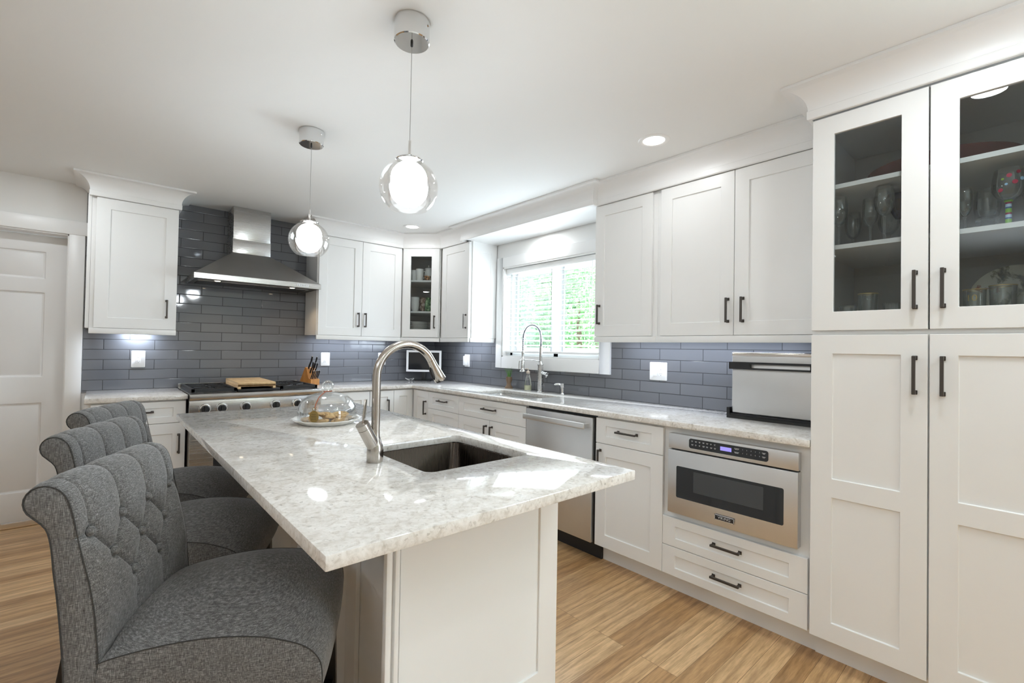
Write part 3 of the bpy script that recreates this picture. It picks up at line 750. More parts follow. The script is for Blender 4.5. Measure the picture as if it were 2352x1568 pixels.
# range
RX0, RX1 = -2.403, -1.5045
c = thing('range', 'stainless 36 inch gas range with black grates', 'range', (-1.9535, 0, 0)); hw = .4485
bx(-hw, hw, -.648, -.012, .11, .905).build('body', M_STEELD, c)
b = B(); b.box(-hw, hw, -.66, -.012, .905, .918); b.box(-hw, hw, -.040, -.012, .918, .950); b.build('cooktop', M_STEEL, c)
b = B(); b.loft([[(-hw, y, z) for y, z in ((-.655, .918), (-.672, .921), (-.692, .916), (-.703, .902), (-.703, .889), (-.694, .876), (-.676, .870), (-.655, .870))], [(hw, y, z) for y, z in ((-.655, .918), (-.672, .921), (-.692, .916), (-.703, .902), (-.703, .889), (-.694, .876), (-.676, .870), (-.655, .870))]]); b.build('bullnose', M_STEEL, c)
bx(-hw, hw, -.676, -.648, .762, .870, bev=.002).build('control_panel', M_STEEL, c)
for x in (-.357, -.254, -.100, .104, .262, .360):
    b = B(); b.lathe([(.001, 0), (.038, 0), (.038, .010), (.034, .020), (.030, .021), (.001, .018)], n=28, cap=True); b.xf(Matrix.Rotation(PI/2, 4, 'X') @ Matrix.Identity(4)); k = b.build('knob', M_CHROME, c, loc=(x, -.6765, .810))
    b = B(); b.lathe([(.0275, .016), (.0255, .036), (.022, .040), (.001, .040)], n=24, cap=True); b.box(-.006, .006, -.025, .025, .036, .050); b.xf(Matrix.Rotation(PI/2, 4, 'X')); b.build('dial', M_BLACK, k)
od = bx(-hw+.004, hw-.004, -.690, -.650, .215, .752, bev=.004).build('oven_door', M_STEEL, c)
bx(-.30, .30, -.6915, -.689, .33, .62).build('oven_window', M_BGLASS, od)
b = B().tube([(-.40, -.742, .705), (.40, -.742, .705)], .014, 20)
for q in (-.37, .37): b.cyl((q, -.742, .705), (q, -.689, .705), .011, n=14)
b.build('oven_handle', M_STEEL, od)
bx(-hw+.004, hw-.004, -.672, -.650, .06, .205, bev=.003).build('kick_panel', M_STEEL, c)
for q in (-.42, .42):
    for y in (-.60, -.06): B().cyl((q, y, .0), (q, y, .108), .018, n=14).build('leg', M_BLACK, c)
def grate(x0, x1):
    b = B(); y0, y1 = -.632, -.062; zt0, zt1 = .934, .948; s = .009
    for x in (x0, x1-2*s): b.box(x, x+2*s, y0, y1, .9185, zt1)
    for y in (y0, (y0+y1)/2-s, y1-2*s): b.box(x0, x1, y, y+2*s, .926, zt1)
    xm = (x0+x1)/2
    for yc in ((y0+y1)/2-(y1-y0)/4, (y0+y1)/2+(y1-y0)/4):
        for a in range(4):
            t = PI/4+a*PI/2
            b.tube([(xm+.03*math.cos(t), yc+.03*math.sin(t), .941), (xm+.085*math.cos(t), yc+.085*math.sin(t), .941), (xm+.13*math.cos(t)*1.05, yc+.13*math.sin(t)*.95, .938)], .0065, 6)
        b.box(xm-.005, xm+.005, yc-.14, yc-.04, .934, .946).box(xm-.005, xm+.005, yc+.04, yc+.14, .934, .946)
        b.box(x0, xm-.04, yc-.005, yc+.005, .934, .946).box(xm+.04, x1, yc-.005, yc+.005, .934, .946)
    return b
for x0, x1 in ((-.432, -.152), (.152, .432)):
    grate(x0, x1).build('grate', M_IRON, c)
    for yc in (-.49, -.205):
        B().lathe([(.001, .0185), (.052, .0185), (.052, .004), (.060, .001)][::-1], c=((x0+x1)/2, yc, .918), n=26).build('burner', M_IRON, c)
bx(-.146, .146, -.636, -.062, .9185, .938, bev=.004).build('griddle_plate', M_IRON, c)

# toaster oven flipped upright on the counter by the pantry
c = thing('toaster_oven', 'flip-up stainless toaster oven standing upright beside the pantry', 'toaster oven', (-.236, -3.4445, .914), ROT)
ow = .490
b = B(); b.box(.012, ow, 0, .165, .028, .362); b.bevel(.008, 3).build('body', M_STEELY, c)
bx(.018, ow-.002, -.004, .0005, .300, .340).build('upper_face', M_STEELY, c)
bx(.012, ow, -.003, .165, .3425, .3635, bev=.006, seg=3).build('top_edge', mat('warm_steel', (.74, .68, .62), .22, 1.0), c)
b = B(); b.grid([.004, .115, .400, ow], [.271, .280, .300, .311], -.022, .022, {(1, 1)}, None).bevel(.002, 1); b.build('handle', M_BLACK, c)
b = B(); b.box(-.010, ow, -.010, .175, .0, .016).box(-.010, .006, -.010, .175, .016, .058).box(.006, ow, -.004, .004, .016, .027); b.build('stand', M_BLACK, c)
bx(-.004, .012, .05, .15, .325, .345).build('hinge', M_BLACK, c)

# ------------------------------------------------------------------ lamps
def pendant(x, y, label):
    c = thing('pendant_lamp', label, 'pendant lamp', (x, y, 0), 0, None)
    zc_ = 2.328
    b = B(); b.lathe([(.001, zc_), (.057, zc_), (.0605, zc_+.0025), (.0605, CEIL-.001)], n=48, cap=True); cn = b.build('canopy', M_CHROME, c)
    b = B(); b.cyl((.035, -.0505, CEIL-.022), (.036, -.053, CEIL-.022), .005, n=10); b.build('set_screw', M_CHROME, cn)
    b = B(); b.tube([(0, 0, zc_+.0005), (0, 0, zc_-.010), (0, 0, zc_-.014)], [.0045, .0045, .002], 12); b.build('cord_grip', M_BLACK, cn)
    B().tube([(0, 0, zc_-.004), (0, 0, 1.985)], .0013, 8).build('cord', mat('silver_cord', (.42, .42, .42), .4, .6), c)
    B().tube([(0, 0, 1.988), (0, 0, 1.921)], .0042, 12).build('stem', M_CHROME, c)
    B().lathe([(.001, 1.924), (.044, 1.923), (.047, 1.919), (.044, 1.916), (.001, 1.916)], n=36).build('cap', M_CHROME, c)
    R_ = .1005; zc2 = 1.825
    g = [(R_*math.cos(R(a)), zc2+R_*.965*math.sin(R(a))) for a in range(66, -53, -4)]
    gi = [(r-.0022, z) for r, z in g[::-1]]
    b = B(); b.lathe(g+gi, n=56); b.build('glass_globe', M_PENDG, c, sharp=70)
    rb = .062; zb = 1.853
    b = B(); b.lathe([(max(rb*math.sin(PI*k/18), 1e-4), zb+rb*.98*math.cos(PI*k/18)) for k in range(19)], n=36, cap=True); b.build('opal_bulb', M_BULB, c)
    rb = .066; zb = 1.828
    g = [(max(rb*math.sin(R(a)), 1e-4), zb-rb*math.cos(R(a))*1.0) for a in range(0, 100, 6)]
    b = B(); b.lathe(g, n=40); b.build('bubbled_glass_cup', M_BUBBLE, c, sharp=70)
pendant(-2.0895, -3.150, 'nearer glass globe pendant lamp, larger in the photo, above the sink end of the island')
pendant(-2.0655, -2.050, 'farther glass globe pendant lamp, smaller in the photo, in front of the range hood')
def downlight(x, y, z, label, e=2.0):
    c = thing('recessed_downlight', label, 'ceiling light', (x, y, z))
    B().lathe([(.0555, -.0015), (.0585, -.005), (.078, -.004), (.082, -.0005)], n=44).build('trim_ring', M_WHITEP, c, sharp=60)
    B().lathe([(.0005, -.0018), (.056, -.0018)], n=40).build('diffuser', M_DISC, c)
    light('downlight_lamp', 'AREA', (x, y, z-.008), e, (.93, .97, 1.0), size=.11, rot=(0, 0, 0))
downlight(-.681, -3.225, CEIL, 'recessed ceiling light in front of the two-door wall cabinet by the pantry')
downlight(-.707, -.693, CEIL, 'small recessed ceiling light in front of the diagonal corner cabinet')
downlight(-.165, -1.785, 2.2715, 'recessed light in the boxed valance over the window', 3)
for x, y in ((-3.2, -.75), (-2.9, -4.9), (-.95, -5.3), (-4.6, -3.0), (-4.6, -5.6), (-2.9, -6.8), (-1.15, -4.45)):
    light('unseen_downlight', 'AREA', (x, y, CEIL-.01), 5, (.90, .96, 1.0), size=.11, rot=(0, 0, 0))  # lamps without fixtures; the last is added to brighten the aisle
# strips under the wall cabinets
COOL = (.76, .85, 1.0)
light('under_cabinet_strip', 'AREA', (-2.665, -.055, 1.362), 2.6, COOL, size=.14, size_y=.03, rot=(0, 0, 0))
light('under_cabinet_strip', 'AREA', (-1.02, -.12, 1.362), 3.4, COOL, size=.70, size_y=.03, rot=(0, 0, 0))
light('under_cabinet_strip', 'AREA', (-.12, -.80, 1.362), 2.6, COOL, size=.03, size_y=.45, rot=(0, 0, 0))
light('under_cabinet_strip', 'AREA', (-.12, -3.20, 1.362), 4.8, COOL, size=.03, size_y=1.15, rot=(0, 0, 0))

# ------------------------------------------------------------------ window blind
c = thing('window_blind', 'white horizontal slat blind with slats tilted open', 'window blind', (.045, 0, 0))
yl0, yl1 = WY0+.016, WY1-.016
bx(-.028, .028, yl0, yl1, 1.985, 2.030, bev=.003).build('headrail', M_VINYL, c)
b = B(); tl = R(14); zsl = 1.955; npitch = .0432
for k in range(16):
    z = zsl-k*npitch; dx, dz = .0245*math.cos(tl), .0245*math.sin(tl)
    pr = [(-dx, z-dz), (0, z+.0022), (dx, z+dz)]
    lo = [(x, zz-.0026) for x, zz in pr[::-1]]
    b.loft([[(x, yl0, zz) for x, zz in pr+lo], [(x, yl1, zz) for x, zz in pr+lo]])
b.build('slats', M_SLAT, c)
bx(-.024, .024, yl0, yl1, 1.238, 1.256, bev=.003).build('bottom_rail', M_SLAT, c)
for y in (yl1-.155, -1.785, yl0+.16):
    b = B()
    for dx in (-.027, .027): b.tube([(dx, y, 1.987), (dx, y, 1.25)], .0011, 6)
    b.build('ladder_cord', M_SLAT, c)
B().tube([(-.034, yl0+.085, 1.985), (-.036, yl0+.085, 1.40)], .003, 8).build('tilt_wand', M_WHITEP, c)

# ------------------------------------------------------------------ wall outlets
def outlet(name, label, loc, rz, kind='duplex'):
    c = thing(name, label, 'wall outlet' if kind != 'switch' else 'light switch', loc, rz)
    if kind == 'double':
        w2, h2 = .0655, .062
    else: w2, h2 = .0425, .0635
    b = B().loft([[(x, -.0005, z) for x, z in rrect(-w2, w2, -h2, h2, .006)], [(x, -.004, z) for x, z in rrect(-w2, w2, -h2, h2, .006)], [(x, -.0062, z) for x, z in rrect(-w2+.003, w2-.003, -h2+.003, h2-.003, .005)]])
    b.build('cover_plate', M_WHITEP, c)
    def sock(xc):
        r_ = bx(xc-.0165, xc+.0165, -.0078, -.006, -.034, .034, bev=.0012).build('receptacle', M_WHITEP, c)
        b = B()
        for zc_ in (-.019, .019):
            b.box(xc-.0072, xc-.0050, -.0082, -.0076, zc_-.001, zc_+.0075).box(xc+.0050, xc+.0068, -.0082, -.0076, zc_-.0005, zc_+.0065); b.cyl((xc, -.0082, zc_-.0075), (xc, -.0076, zc_-.0075), .0026, n=10)
        b.build('slots', mat('slot_grey', (.25, .25, .25), .6), r_)
    if kind == 'double':
        b = bx(-.039, -.006, -.0095, -.006, -.034, .034, bev=.002); b.build('rocker_switch', M_WHITEP, c); sock(.0225)
    else: sock(0)
    return c
outlet('wall_outlet', 'white duplex outlet under the wall cabinet left of the hood', (-2.6545, 0, 1.1452), 0)
outlet('wall_outlet', 'white duplex outlet on the tile beside the knife block', (-1.2363, 0, 1.1412), 0)
outlet('wall_outlet', 'white outlet mostly hidden behind the island faucet arch', (-.648, 0, 1.1448), 0)
o = outlet('wall_outlet', 'white outlet with a plugged-in charger between smart display and window', (0, -.636, 1.1424), ROT)
bx(-.030, .030, -.036, -.0080, -.050, .048, bev=.006, seg=3).build('plug_adapter', M_WHITEP, o)
outlet('switch_outlet_plate', 'white double plate with rocker switch and outlet right of the window', (0, -2.860, 1.1382), ROT, 'double')

# ------------------------------------------------------------------ counter stools
SW = .445     # backrest width
PROF = [(0, .488), (0, .56), (0, .61), (-.004, .66), (-.010, .72), (-.020, .775), (-.032, .825), (-.043, .875), (-.052, .920), (-.064, .955), (-.082, .974), (-.106, .980), (-.128, .971), (-.139, .950), (-.134, .927), (-.117, .910), (-.099, .890), (-.090, .855), (-.084, .80), (-.076, .74), (-.068, .66), (-.062, .58), (-.058, .488)]
def resample(P, n):
    P = [Vector(p) for p in P]; L = [0]
    for a, q in zip(P, P[1:]): L.append(L[-1]+(q-a).length)
    def cr(i, t):
        p0, p1, p2, p3 = P[max(i-1, 0)], P[i], P[i+1], P[min(i+2, len(P)-1)]
        return .5*((2*p1)+(-p0+p2)*t+(2*p0-5*p1+4*p2-p3)*t*t+(-p0+3*p1-3*p2+p3)*t**3)
    out = []
    for k in range(n):
        s_ = L[-1]*k/(n-1); i = 0
        while i < len(L)-2 and L[i+1] < s_: i += 1
        out.append((cr(i, (s_-L[i])/(L[i+1]-L[i])), s_))
    return out
BT = [(.042, .868), (.162, .868), (.283, .868), (.403, .868), (.102, .800), (.2225, .800), (.343, .800), (.162, .732), (.283, .732)]
def backrest_mesh():
    NP, NU = 190, 132
    pr = resample(PROF, NP); pts = [p for p, _ in pr]
    imax = max(range(NP), key=lambda i: pts[i].y)
    iend = imax+18
    smax = pr[imax][1]
    # arclength as height coordinate on the front; beyond the top it keeps growing
    def zc_(i): return pts[i].y if i <= imax-22 else pts[imax-22].y+(pr[i][1]-pr[imax-22][1])
    ztop = zc_(iend)
    segs = []
    for u, z in BT[:4]: segs.append(((u, z), (u, ztop+.02)))
    for a in range(3):
        for t in (a, a+1): segs.append((BT[t], BT[4+a]))
    for a in range(2):
        for t in (4+a, 5+a): segs.append((BT[t], BT[7+a]))
    segs += [((0.0, .868), BT[0]), (BT[3], (SW, .868)), (BT[7], (.155, .62)), (BT[8], (.290, .62))]
    def dist(u, z, s_):
        (ax, ay), (bx_, by) = s_; dx, dy = bx_-ax, by-ay; L2 = dx*dx+dy*dy
        t = max(0, min(1, ((u-ax)*dx+(z-ay)*dy)/L2)); return math.hypot(u-ax-t*dx, z-ay-t*dy), t
    nrm = []
    for i in range(NP):
        t = (pts[min(i+1, NP-1)]-pts[max(i-1, 0)]).normalized(); nrm.append(Vector((t.y, -t.x)))
    b = B(); rows = []
    for i in range(NP):
        row = []
        for j in range(NU+1):
            u = SW*j/NU; edge = min(u, SW-u)
            h = 0.0
            if i <= iend:
                z = zc_(i); dmin = 0.0
                for k, s_ in enumerate(segs):
                    d, t = dist(u, z, s_)
                    if d < .04:
                        amp = .0135
                        if k < 4: amp = .0135*(1-.7*t)
                        if k >= len(segs)-2: amp = .010*(1-t)
                        if k in (len(segs)-4, len(segs)-3): amp = .009
                        dmin = max(dmin, amp*(.75*math.exp(-(d/.0034)**2)+.55*math.exp(-(d/.020)**2)))
                for (bu, bz) in BT:
                    d = math.hypot(u-bu, z-bz)
                    if d < .07: dmin = max(dmin, .021*math.exp(-(d/.018)**2))
                fade = min(1, max(0, (iend-i)/14))
                h = -dmin*fade
                bul = .009*min(1, edge/.03)*min(1, max(0, (z-.62)/.08))*fade
                h += bul
            rnd = .006*(1-math.sqrt(max(0, 1-(1-min(1, edge/.008))**2)))
            p = pts[i]+nrm[i]*(h-rnd)
            # row bow: crown across the top
            row.append(b.bm.verts.new((p.x, u-SW/2, p.y)))
        rows.append(row)
    for i in range(NP-1):
        for j in range(NU): b.face([rows[i][j], rows[i][j+1], rows[i+1][j+1], rows[i+1][j]])
    # side faces: bridge front outline to back outline, gently domed
    for j, sgn in ((0, -1), (NU, 1)):
        ol = [rows[i][j] for i in range(NP)]
        a, z_ = 0, NP-1
        prevmid = None
        while z_-a > 1:
            f, g = ol[a], ol[a+1]; k, l_ = ol[z_], ol[z_-1]
            b.face([f, g, l_, k]); a += 1; z_ -= 1
    b.face([rows[0][j] for j in range(NU+1)]+[rows[-1][j] for j in range(NU, -1, -1)])
    return b, pts, nrm
def seat_mesh():
    EDGE = [(.001, .500), (.001, .590), (.006, .609), (.10, .628), (.20, .636), (.30, .628), (.37, .609), (.41, .588), (.432, .560), (.438, .530), (.438, .498)]
    MID = [(.001, .500), (.001, .620), (.006, .640), (.10, .660), (.20, .667), (.30, .659), (.375, .636), (.425, .603), (.447, .566), (.450, .532), (.447, .498)]
    NS, NV = 90, 48
    e = [p for p, _ in resample(EDGE, NS)]; m_ = [p for p, _ in resample(MID, NS)]
    hw = lambda x: .2225+.015*max(0, min(1, x/.44))
    b = B(); rows = []
    for i in range(NS):
        row = []
        for j in range(NV+1):
            v_ = -1+2*j/NV; f = 1-abs(v_)**2.6
            p = e[i].lerp(m_[i], f); row.append(b.bm.verts.new((p.x, v_*hw(p.x), p.y)))
        rows.append(row)
    for i in range(NS-1):
        for j in range(NV): b.face([rows[i][j], rows[i][j+1], rows[i+1][j+1], rows[i+1][j]])
    pipes = []
    for j, sg in ((0, -1), (NV, 1)):
        low = []
        for i in range(NS):
            p = rows[i][j].co
            mid_ = b.bm.verts.new((p.x*.998, sg*(hw(p.x)+.006*min(1, max(0, (p.z-.5)/.05))), .5+(p.z-.5)*.5)); low.append((mid_, b.bm.verts.new((p.x*.99, sg*hw(p.x)*.985, .498))))
        for i in range(NS-1):
            b.face([rows[i][j], rows[i+1][j], low[i+1][0], low[i][0]]); b.face([low[i][0], low[i+1][0], low[i+1][1], low[i][1]])
        pipes.append([Vector((e[i].x, sg*hw(e[i].x), e[i].y)) for i in range(8, NS)])
    b.face([rows[0][j] for j in range(NV+1)]+[rows[-1][j] for j in range(NV, -1, -1)])
    bmesh.ops.remove_doubles(b.bm, verts=b.bm.verts, dist=1e-5)
    return b, pipes
ST = R(-27)
def make_stool():
    c = thing('counter_stool', 'grey tufted roll-back counter stool nearest the camera at the island corner', 'counter stool', (0, 0, 0), 0, 'tufted counter stools along the island')
    b, pts, nrm = backrest_mesh(); bk = b.build('backrest', M_FABRIC, c, sharp=75, flip=True)
    for s_ in (-1, 1):
        idx = list(range(0, len(pts), 2))
        B().tube([(pts[i].x-nrm[i].x*.0012, s_*(SW/2-.001), pts[i].y-nrm[i].y*.0012) for i in idx], .0014, 6).build('piping', M_PIPE, bk)
    for u, z in BT:
        x = None
        for a, q in zip(PROF[2:], PROF[3:]):
            if a[1] <= z <= q[1]: x = a[0]+(q[0]-a[0])*(z-a[1])/(q[1]-a[1]); break
        b = B(); b.lathe([(.001, .0075), (.006, .0065), (.0100, .002), (.0108, -.004), (.008, -.006), (.001, -.006)], n=20, cap=True)
        b.xf(Matrix.Rotation(PI/2-.12, 4, 'Y')); b.build('button', M_FABRIC, bk, loc=(x+.0005, u-SW/2, z))
    b, pipes = seat_mesh(); se = b.build('seat', M_FABRIC, c, sharp=60)
    for pp in pipes: B().tube(pp, .0015, 6).build('piping', M_PIPE, se)
    for sx, sy in ((1, -1), (1, 1), (-1, -1), (-1, 1)):
        if sx > 0: top, bot = Vector((.398, sy*.192, .499)), Vector((.418, sy*.205, 0))
        else: top, bot = Vector((-.022, sy*.185, .499)), Vector((-.105, sy*.200, 0))
        b = B(); lp = []
        for t, h_ in ((0, .021), (1, .016)):
            p = top+(bot-top)*t; lp.append([(p.x-h_, p.y-h_, p.z), (p.x+h_, p.y-h_, p.z), (p.x+h_, p.y+h_, p.z), (p.x-h_, p.y+h_, p.z)])
        b.loft(lp); b.bevel(.002, 1).build('leg', M_LEG, c)
    b = B(); b.box(.395, .420, -.185, .185, .20, .235); b.build('footrest', M_LEG, c)
    for sy in (-1, 1):
        b = B(); b.tube([(-.07, sy*.195, .22), (.40, sy*.199, .22)], .013, 4); b.build('stretcher', M_LEG, c)
    return c
stool = make_stool()
def place_stool(o, p0):
    # p0: where the backrest's near lower corner stands
    X = Vector((math.cos(ST), math.sin(ST), 0)); Y = Vector((-math.sin(ST), math.cos(ST), 0))
    q = Vector(p0)+Y*(SW/2); o.location = (q.x, q.y, 0); o.rotation_euler = (0, 0, ST)
place_stool(stool, (-2.8628, -3.2988, 0))
s2 = dup(stool, label='grey tufted roll-back counter stool in the middle of the three'); place_stool(s2, (-2.884, -2.640, 0))
s3 = dup(stool, label='grey tufted roll-back counter stool farthest from the camera, next to the range'); place_stool(s3, (-2.850, -2.020, 0))

# ------------------------------------------------------------------ things on the island
px_, py_ = -2.072, -2.385
def scal(r, z, t): return r*(1+.022*math.sin(14*t)) if r > .125 else r
c = thing('cake_plate', 'white scalloped plate under the glass dome on the island', 'plate', (px_, py_, .9142))
b = B()
b.lathe([(.001, 0), (.112, 0), (.118, .003), (.140, .016), (.151, .021), (.153, .0235), (.149, .0245), (.136, .0195), (.116, .0085), (.001, .0075)], n=112, rfun=scal); b.build('plate_body', M_CERAM, c, sharp=60)
c = thing('glass_dome', 'clear glass cake dome with a round knob and a tag', 'cake dome', (px_, py_, .9142))
out = [(.1265, .0165), (.1300, .030), (.1305, .055), (.126, .080), (.112, .106), (.088, .126), (.055, .138), (.026, .143), (.014, .146), (.0125, .150)]
inn = [(r-.0022, z-.0018 if z > .1 else z) for r, z in out[:8]][::-1]
b = B(); b.lathe(inn+[(.001, .139)][:0]+out, n=64); b.build('dome', M_GLASS, c, sharp=70)
B().sphere((0, 0, .172), .0265, 32, 18).build('knob', glass('solid_glass_knob', (.93, .95, .95), refl=1.0, base=.05), c)
vw = Vector((CAM[0]-px_, CAM[1]-py_, 0)).normalized(); rt = Vector((-vw.y, vw.x, 0))*-1
rt = Vector((0, 0, 1)).cross(vw)
tc = vw*.126-rt*.055
tc = Vector((tc.x, tc.y, 0)).normalized()*.1335
strap = [(tc.normalized()*.018)+Vector((0, 0, .1475)), (tc.normalized()*.045)+Vector((0, 0, .1425)), tc.normalized()*.090+Vector((0, 0, .128)), tc.normalized()*.117+Vector((0, 0, .104)), tc.normalized()*.1310+Vector((0, 0, .080))]
B().tube([(.018*math.cos(t*PI/8), .018*math.sin(t*PI/8), .1475) for t in range(17)], .0020, 6, cap=False).build('cord_loop', M_STRAP, c)
B().tube(strap, .0022, 8).build('cord', M_STRAP, c)
tn = tc.normalized(); ts = Vector((0, 0, 1)).cross(tn)
b = B(); ce = tn*.1338+Vector((0, 0, .048)); ring = []
for off in (0, .0022): ring.append([ce+tn*off+ts*.0205*math.cos(2*PI*k/36)+Vector((0, 0, .0262*math.sin(2*PI*k/36))) for k in range(36)])
b.loft(ring); b.tube([ce+tn*.001+Vector((0, 0, .031))+ts*.007*math.cos(k*PI/8)+Vector((0, 0, .007*math.sin(k*PI/8))) for k in range(17)], .0014, 6, cap=False); tg = b.build('tag', M_TAG, c)
rzt = math.atan2(tn.x, -tn.y)
for i, wd_ in enumerate(('fresh', 'baked', 'goods')):
    q = ce+tn*.0024+Vector((0, 0, .009-.0095*i)); text('tag_lettering', wd_, .0092, M_TAGT, tg, q, (PI/2, 0, rzt), .0002)
# cookies
cl = [(-.030, -.070, .0, 4, -8, 'flat golden cookie at the front of the cake plate'), (.055, -.050, .0, -6, 6, 'golden cookie at the front right of the cake plate'), (-.075, .010, .0, 5, 5, 'golden cookie at the left edge of the cake plate'), (.015, .060, 0, 3, 4, 'golden cookie at the back of the cake plate'), (.080, .030, 0, -5, -4, 'golden cookie at the right edge of the cake plate'), (.000, -.010, .0215, 10, -8, 'tilted golden cookie on top of the others in the middle of the plate'), (.058, .012, .0205, -6, 7, 'golden cookie resting on the right-hand cookies'), (-.042, -.038, .0310, 8, 12, 'golden cookie leaning behind the tag on the plate')]
for k, (dx, dy, dz, ax, ay, lb) in enumerate(cl):
    q = rt*dx-vw*dy
    b = B(); rr = random.Random(k+20); ph = [rr.uniform(0, 6.3) for _ in range(3)]
    rf = lambda r, z, t: r*(1+.035*math.sin(3*t+ph[0])+.02*math.sin(5*t+ph[1]))
    b.lathe([(.001, .0), (.036, .0), (.0395, .004), (.037, .0095), (.026, .0135), (.012, .0148), (.001, .0152)], n=40, rfun=rf)
    o = b.build('cookie', M_COOKIE, None); tag(o, lb, 'cookie', 'cookies under the glass dome')
    o.location = (px_+q.x, py_+q.y, .9142+.010+dz); o.rotation_euler = (R(ax), R(ay), rr.uniform(0, 6))

# ------------------------------------------------------------------ things on the back counters
b = B(); b.box(-.128, .128, -.285, .285, .015, .046); b.box(-.128, -.108, -.285, .285, -.003, .015); b.box(.108, .128, -.285, .285, -.003, .015)
o = b.bevel(.003, 2).build('cutting_board', M_BOARD); tag(o, 'pale maple cutting board lying across the middle of the range', 'cutting board'); o.location = (-1.966, -.380, .9415); o.rotation_euler = (0, 0, R(-2))
# knife block
KB = (-1.424, -.155, .914); KR = R(17)
c = thing('knife_block', 'honey-coloured wooden knife block right of the range', 'knife block', KB, KR)
prof = [(-.075, 0), (.105, 0), (.014, .160), (-.008, .152), (-.036, .062), (-.075, .050)]      # side outline: (towards the wall, up)
b = B(); b.loft([[(-.045, y, z) for y, z in prof], [(.045, y, z) for y, z in prof]]); b.bevel(.002, 1).build('block', M_KBLOCK, c)
kd = Vector((0, -.47, .88)).normalized()
def knife(x, y, z, L, r, lb, ring=False):
    M_ = Matrix.Translation(KB) @ Matrix.Rotation(KR, 4, 'Z')
    base = M_ @ Vector((x, y, z)); d = (M_.to_3x3() @ kd).normalized(); sd = M_.to_3x3() @ Vector((1, 0, 0)); n2 = d.cross(sd)
    k = thing('knife', lb, 'knife', base, 0, 'knives in the wooden block')
    b = B(); lp = []
    for t, s_, bow in ((0.006, .85, 0), (.25, 1.0, .002), (.6, .9, -.001), (.88, 1.15, .003), (1, .8, .005)):
        q = d*L*t+n2*bow; lp.append([q+sd*r*.62*s_*math.cos(a*PI/6)+n2*r*s_*math.sin(a*PI/6) for a in range(12)])
    b.loft(lp); h_ = b.build('handle', M_BLACK, k, sharp=60)
    b = B(); b.cyl(d*L*.985+n2*.004, d*(L+.003)+n2*.005, r*.55, n=10); b.build('end_cap', M_CHROME, h_)
    b = B(); lp = [[q+sd*.0012+n2*r*.7, q+sd*.0012-n2*r*.7, q-sd*.0012-n2*r*.7, q-sd*.0012+n2*r*.7] for q in (d*.012, -d*.012)]
    b.loft(lp); b.build('blade', M_STEEL, k)
def ontop(v): # v 0..1 down the upper slope, from the tall rear to the step
    return -.008+(-.036+.008)*v, .152+(.062-.152)*v
for x, v, L, r, lb in ((-.026, .06, .125, .0098, 'biggest black knife handle standing alone at the rear left of the block'), (.024, .05, .118, .0085, 'black knife handle at the rear right of the block'), (-.018, .50, .112, .0085, 'black knife handle in the left of the second row'), (.006, .50, .104, .0080, 'black knife handle in the middle of the second row'), (.028, .50, .098, .0078, 'black knife handle in the right of the second row')):
    y, z = ontop(v); knife(x, y, z, L, r, lb)
for x, lb in ((-.033, 'leftmost small steak knife handle in the front row'), (-.0165, 'second small steak knife handle from the left in the front row'), (0, 'middle small steak knife handle in the front row'), (.0165, 'second small steak knife handle from the right in the front row'), (.033, 'rightmost small steak knife handle in the front row')):
    knife(x, -.056, .0555, .082, .0066, lb)

# smart display in the corner
ang = R(-43)
c = thing('smart_display', 'wall-style smart display with white mat and black screen on a stand in the corner', 'smart display', (-.262, -.205, .914), ang)
b = bx(-.195, .195, -.002, .022, .090, .332, bev=.003); b.build('frame', M_BLACK, c)
bx(-.189, .189, -.0035, -.0021, .096, .326).build('white_mat', M_WHITEP, c)
bx(-.166, .166, -.0045, -.0036, .118, .304).build('screen', M_BGLASS, c)
b = B(); b.box(-.020, .020, .004, .020, .010, .10); b.box(-.085, .085, -.06, .085, 0, .010); b.bevel(.002, 2).build('stand', M_BLACK, c)
pts = []
for k in range(25):
    t = k/24; pts.append((-.10-.05*math.sin(t*5.5)-.02*t, .03-.035*math.cos(t*5.5)+.02*t, .004+.028*math.sin(t*PI)*(.6+.4*math.sin(t*9))))
o = B().tube(pts, .0028, 8).build('charging_cable', M_WHITEP); tag(o, 'white coiled charging cable behind the smart display stand', 'cable'); o.location = (-.262-.05*math.cos(ang), -.205-.05*math.sin(ang), .914); o.rotation_euler = (0, 0, ang)

# little planter with a grassy plant, soap bottle
c = thing('planter', 'small brown planter with spiky green grass left of the soap bottle', 'planter', (-.0625, -1.3725, .914))
rf = lambda r, z, t: r*(1+.05*math.sin(5*t+z*60)+.03*math.sin(9*t))
b = B(); b.lathe([(.001, 0), (.036, 0), (.037, .006), (.026, .020), (.019, .034), (.020, .050), (.027, .072), (.029, .092), (.026, .104), (.023, .104), (.022, .095), (.001, .093)], n=40, rfun=rf); b.build('pot', M_POT, c, sharp=70)
b = B(); rr = random.Random(5)
for k in range(46):
    a = rr.uniform(0, 2*PI); r0 = rr.uniform(0, .016); h_ = rr.uniform(.05, .10); ln = rr.uniform(.004, .04); w_ = .0022
    p = Vector((r0*math.cos(a), r0*math.sin(a), .094)); dr_ = Vector((math.cos(a), math.sin(a), 0)); sd = Vector((-math.sin(a), math.cos(a), 0))*w_
    prev = None
    for t in (0, .4, .75, 1):
        q = p+dr_*ln*t*t+Vector((0, 0, h_*t)); ww = sd*(1-t*.9)
        row = [b.bm.verts.new(q-ww), b.bm.verts.new(q+dr_*.0008), b.bm.verts.new(q+ww)]
        if prev:
            for i in range(2): b.face([prev[i], prev[i+1], row[i+1], row[i]])
        prev = row
b.build('grass_blades', M_GRASS, c, flip=False)
c = thing('soap_bottle', 'clear glass soap bottle with pale yellow liquid beside the window faucet', 'soap bottle', (-.066, -1.630, .914))
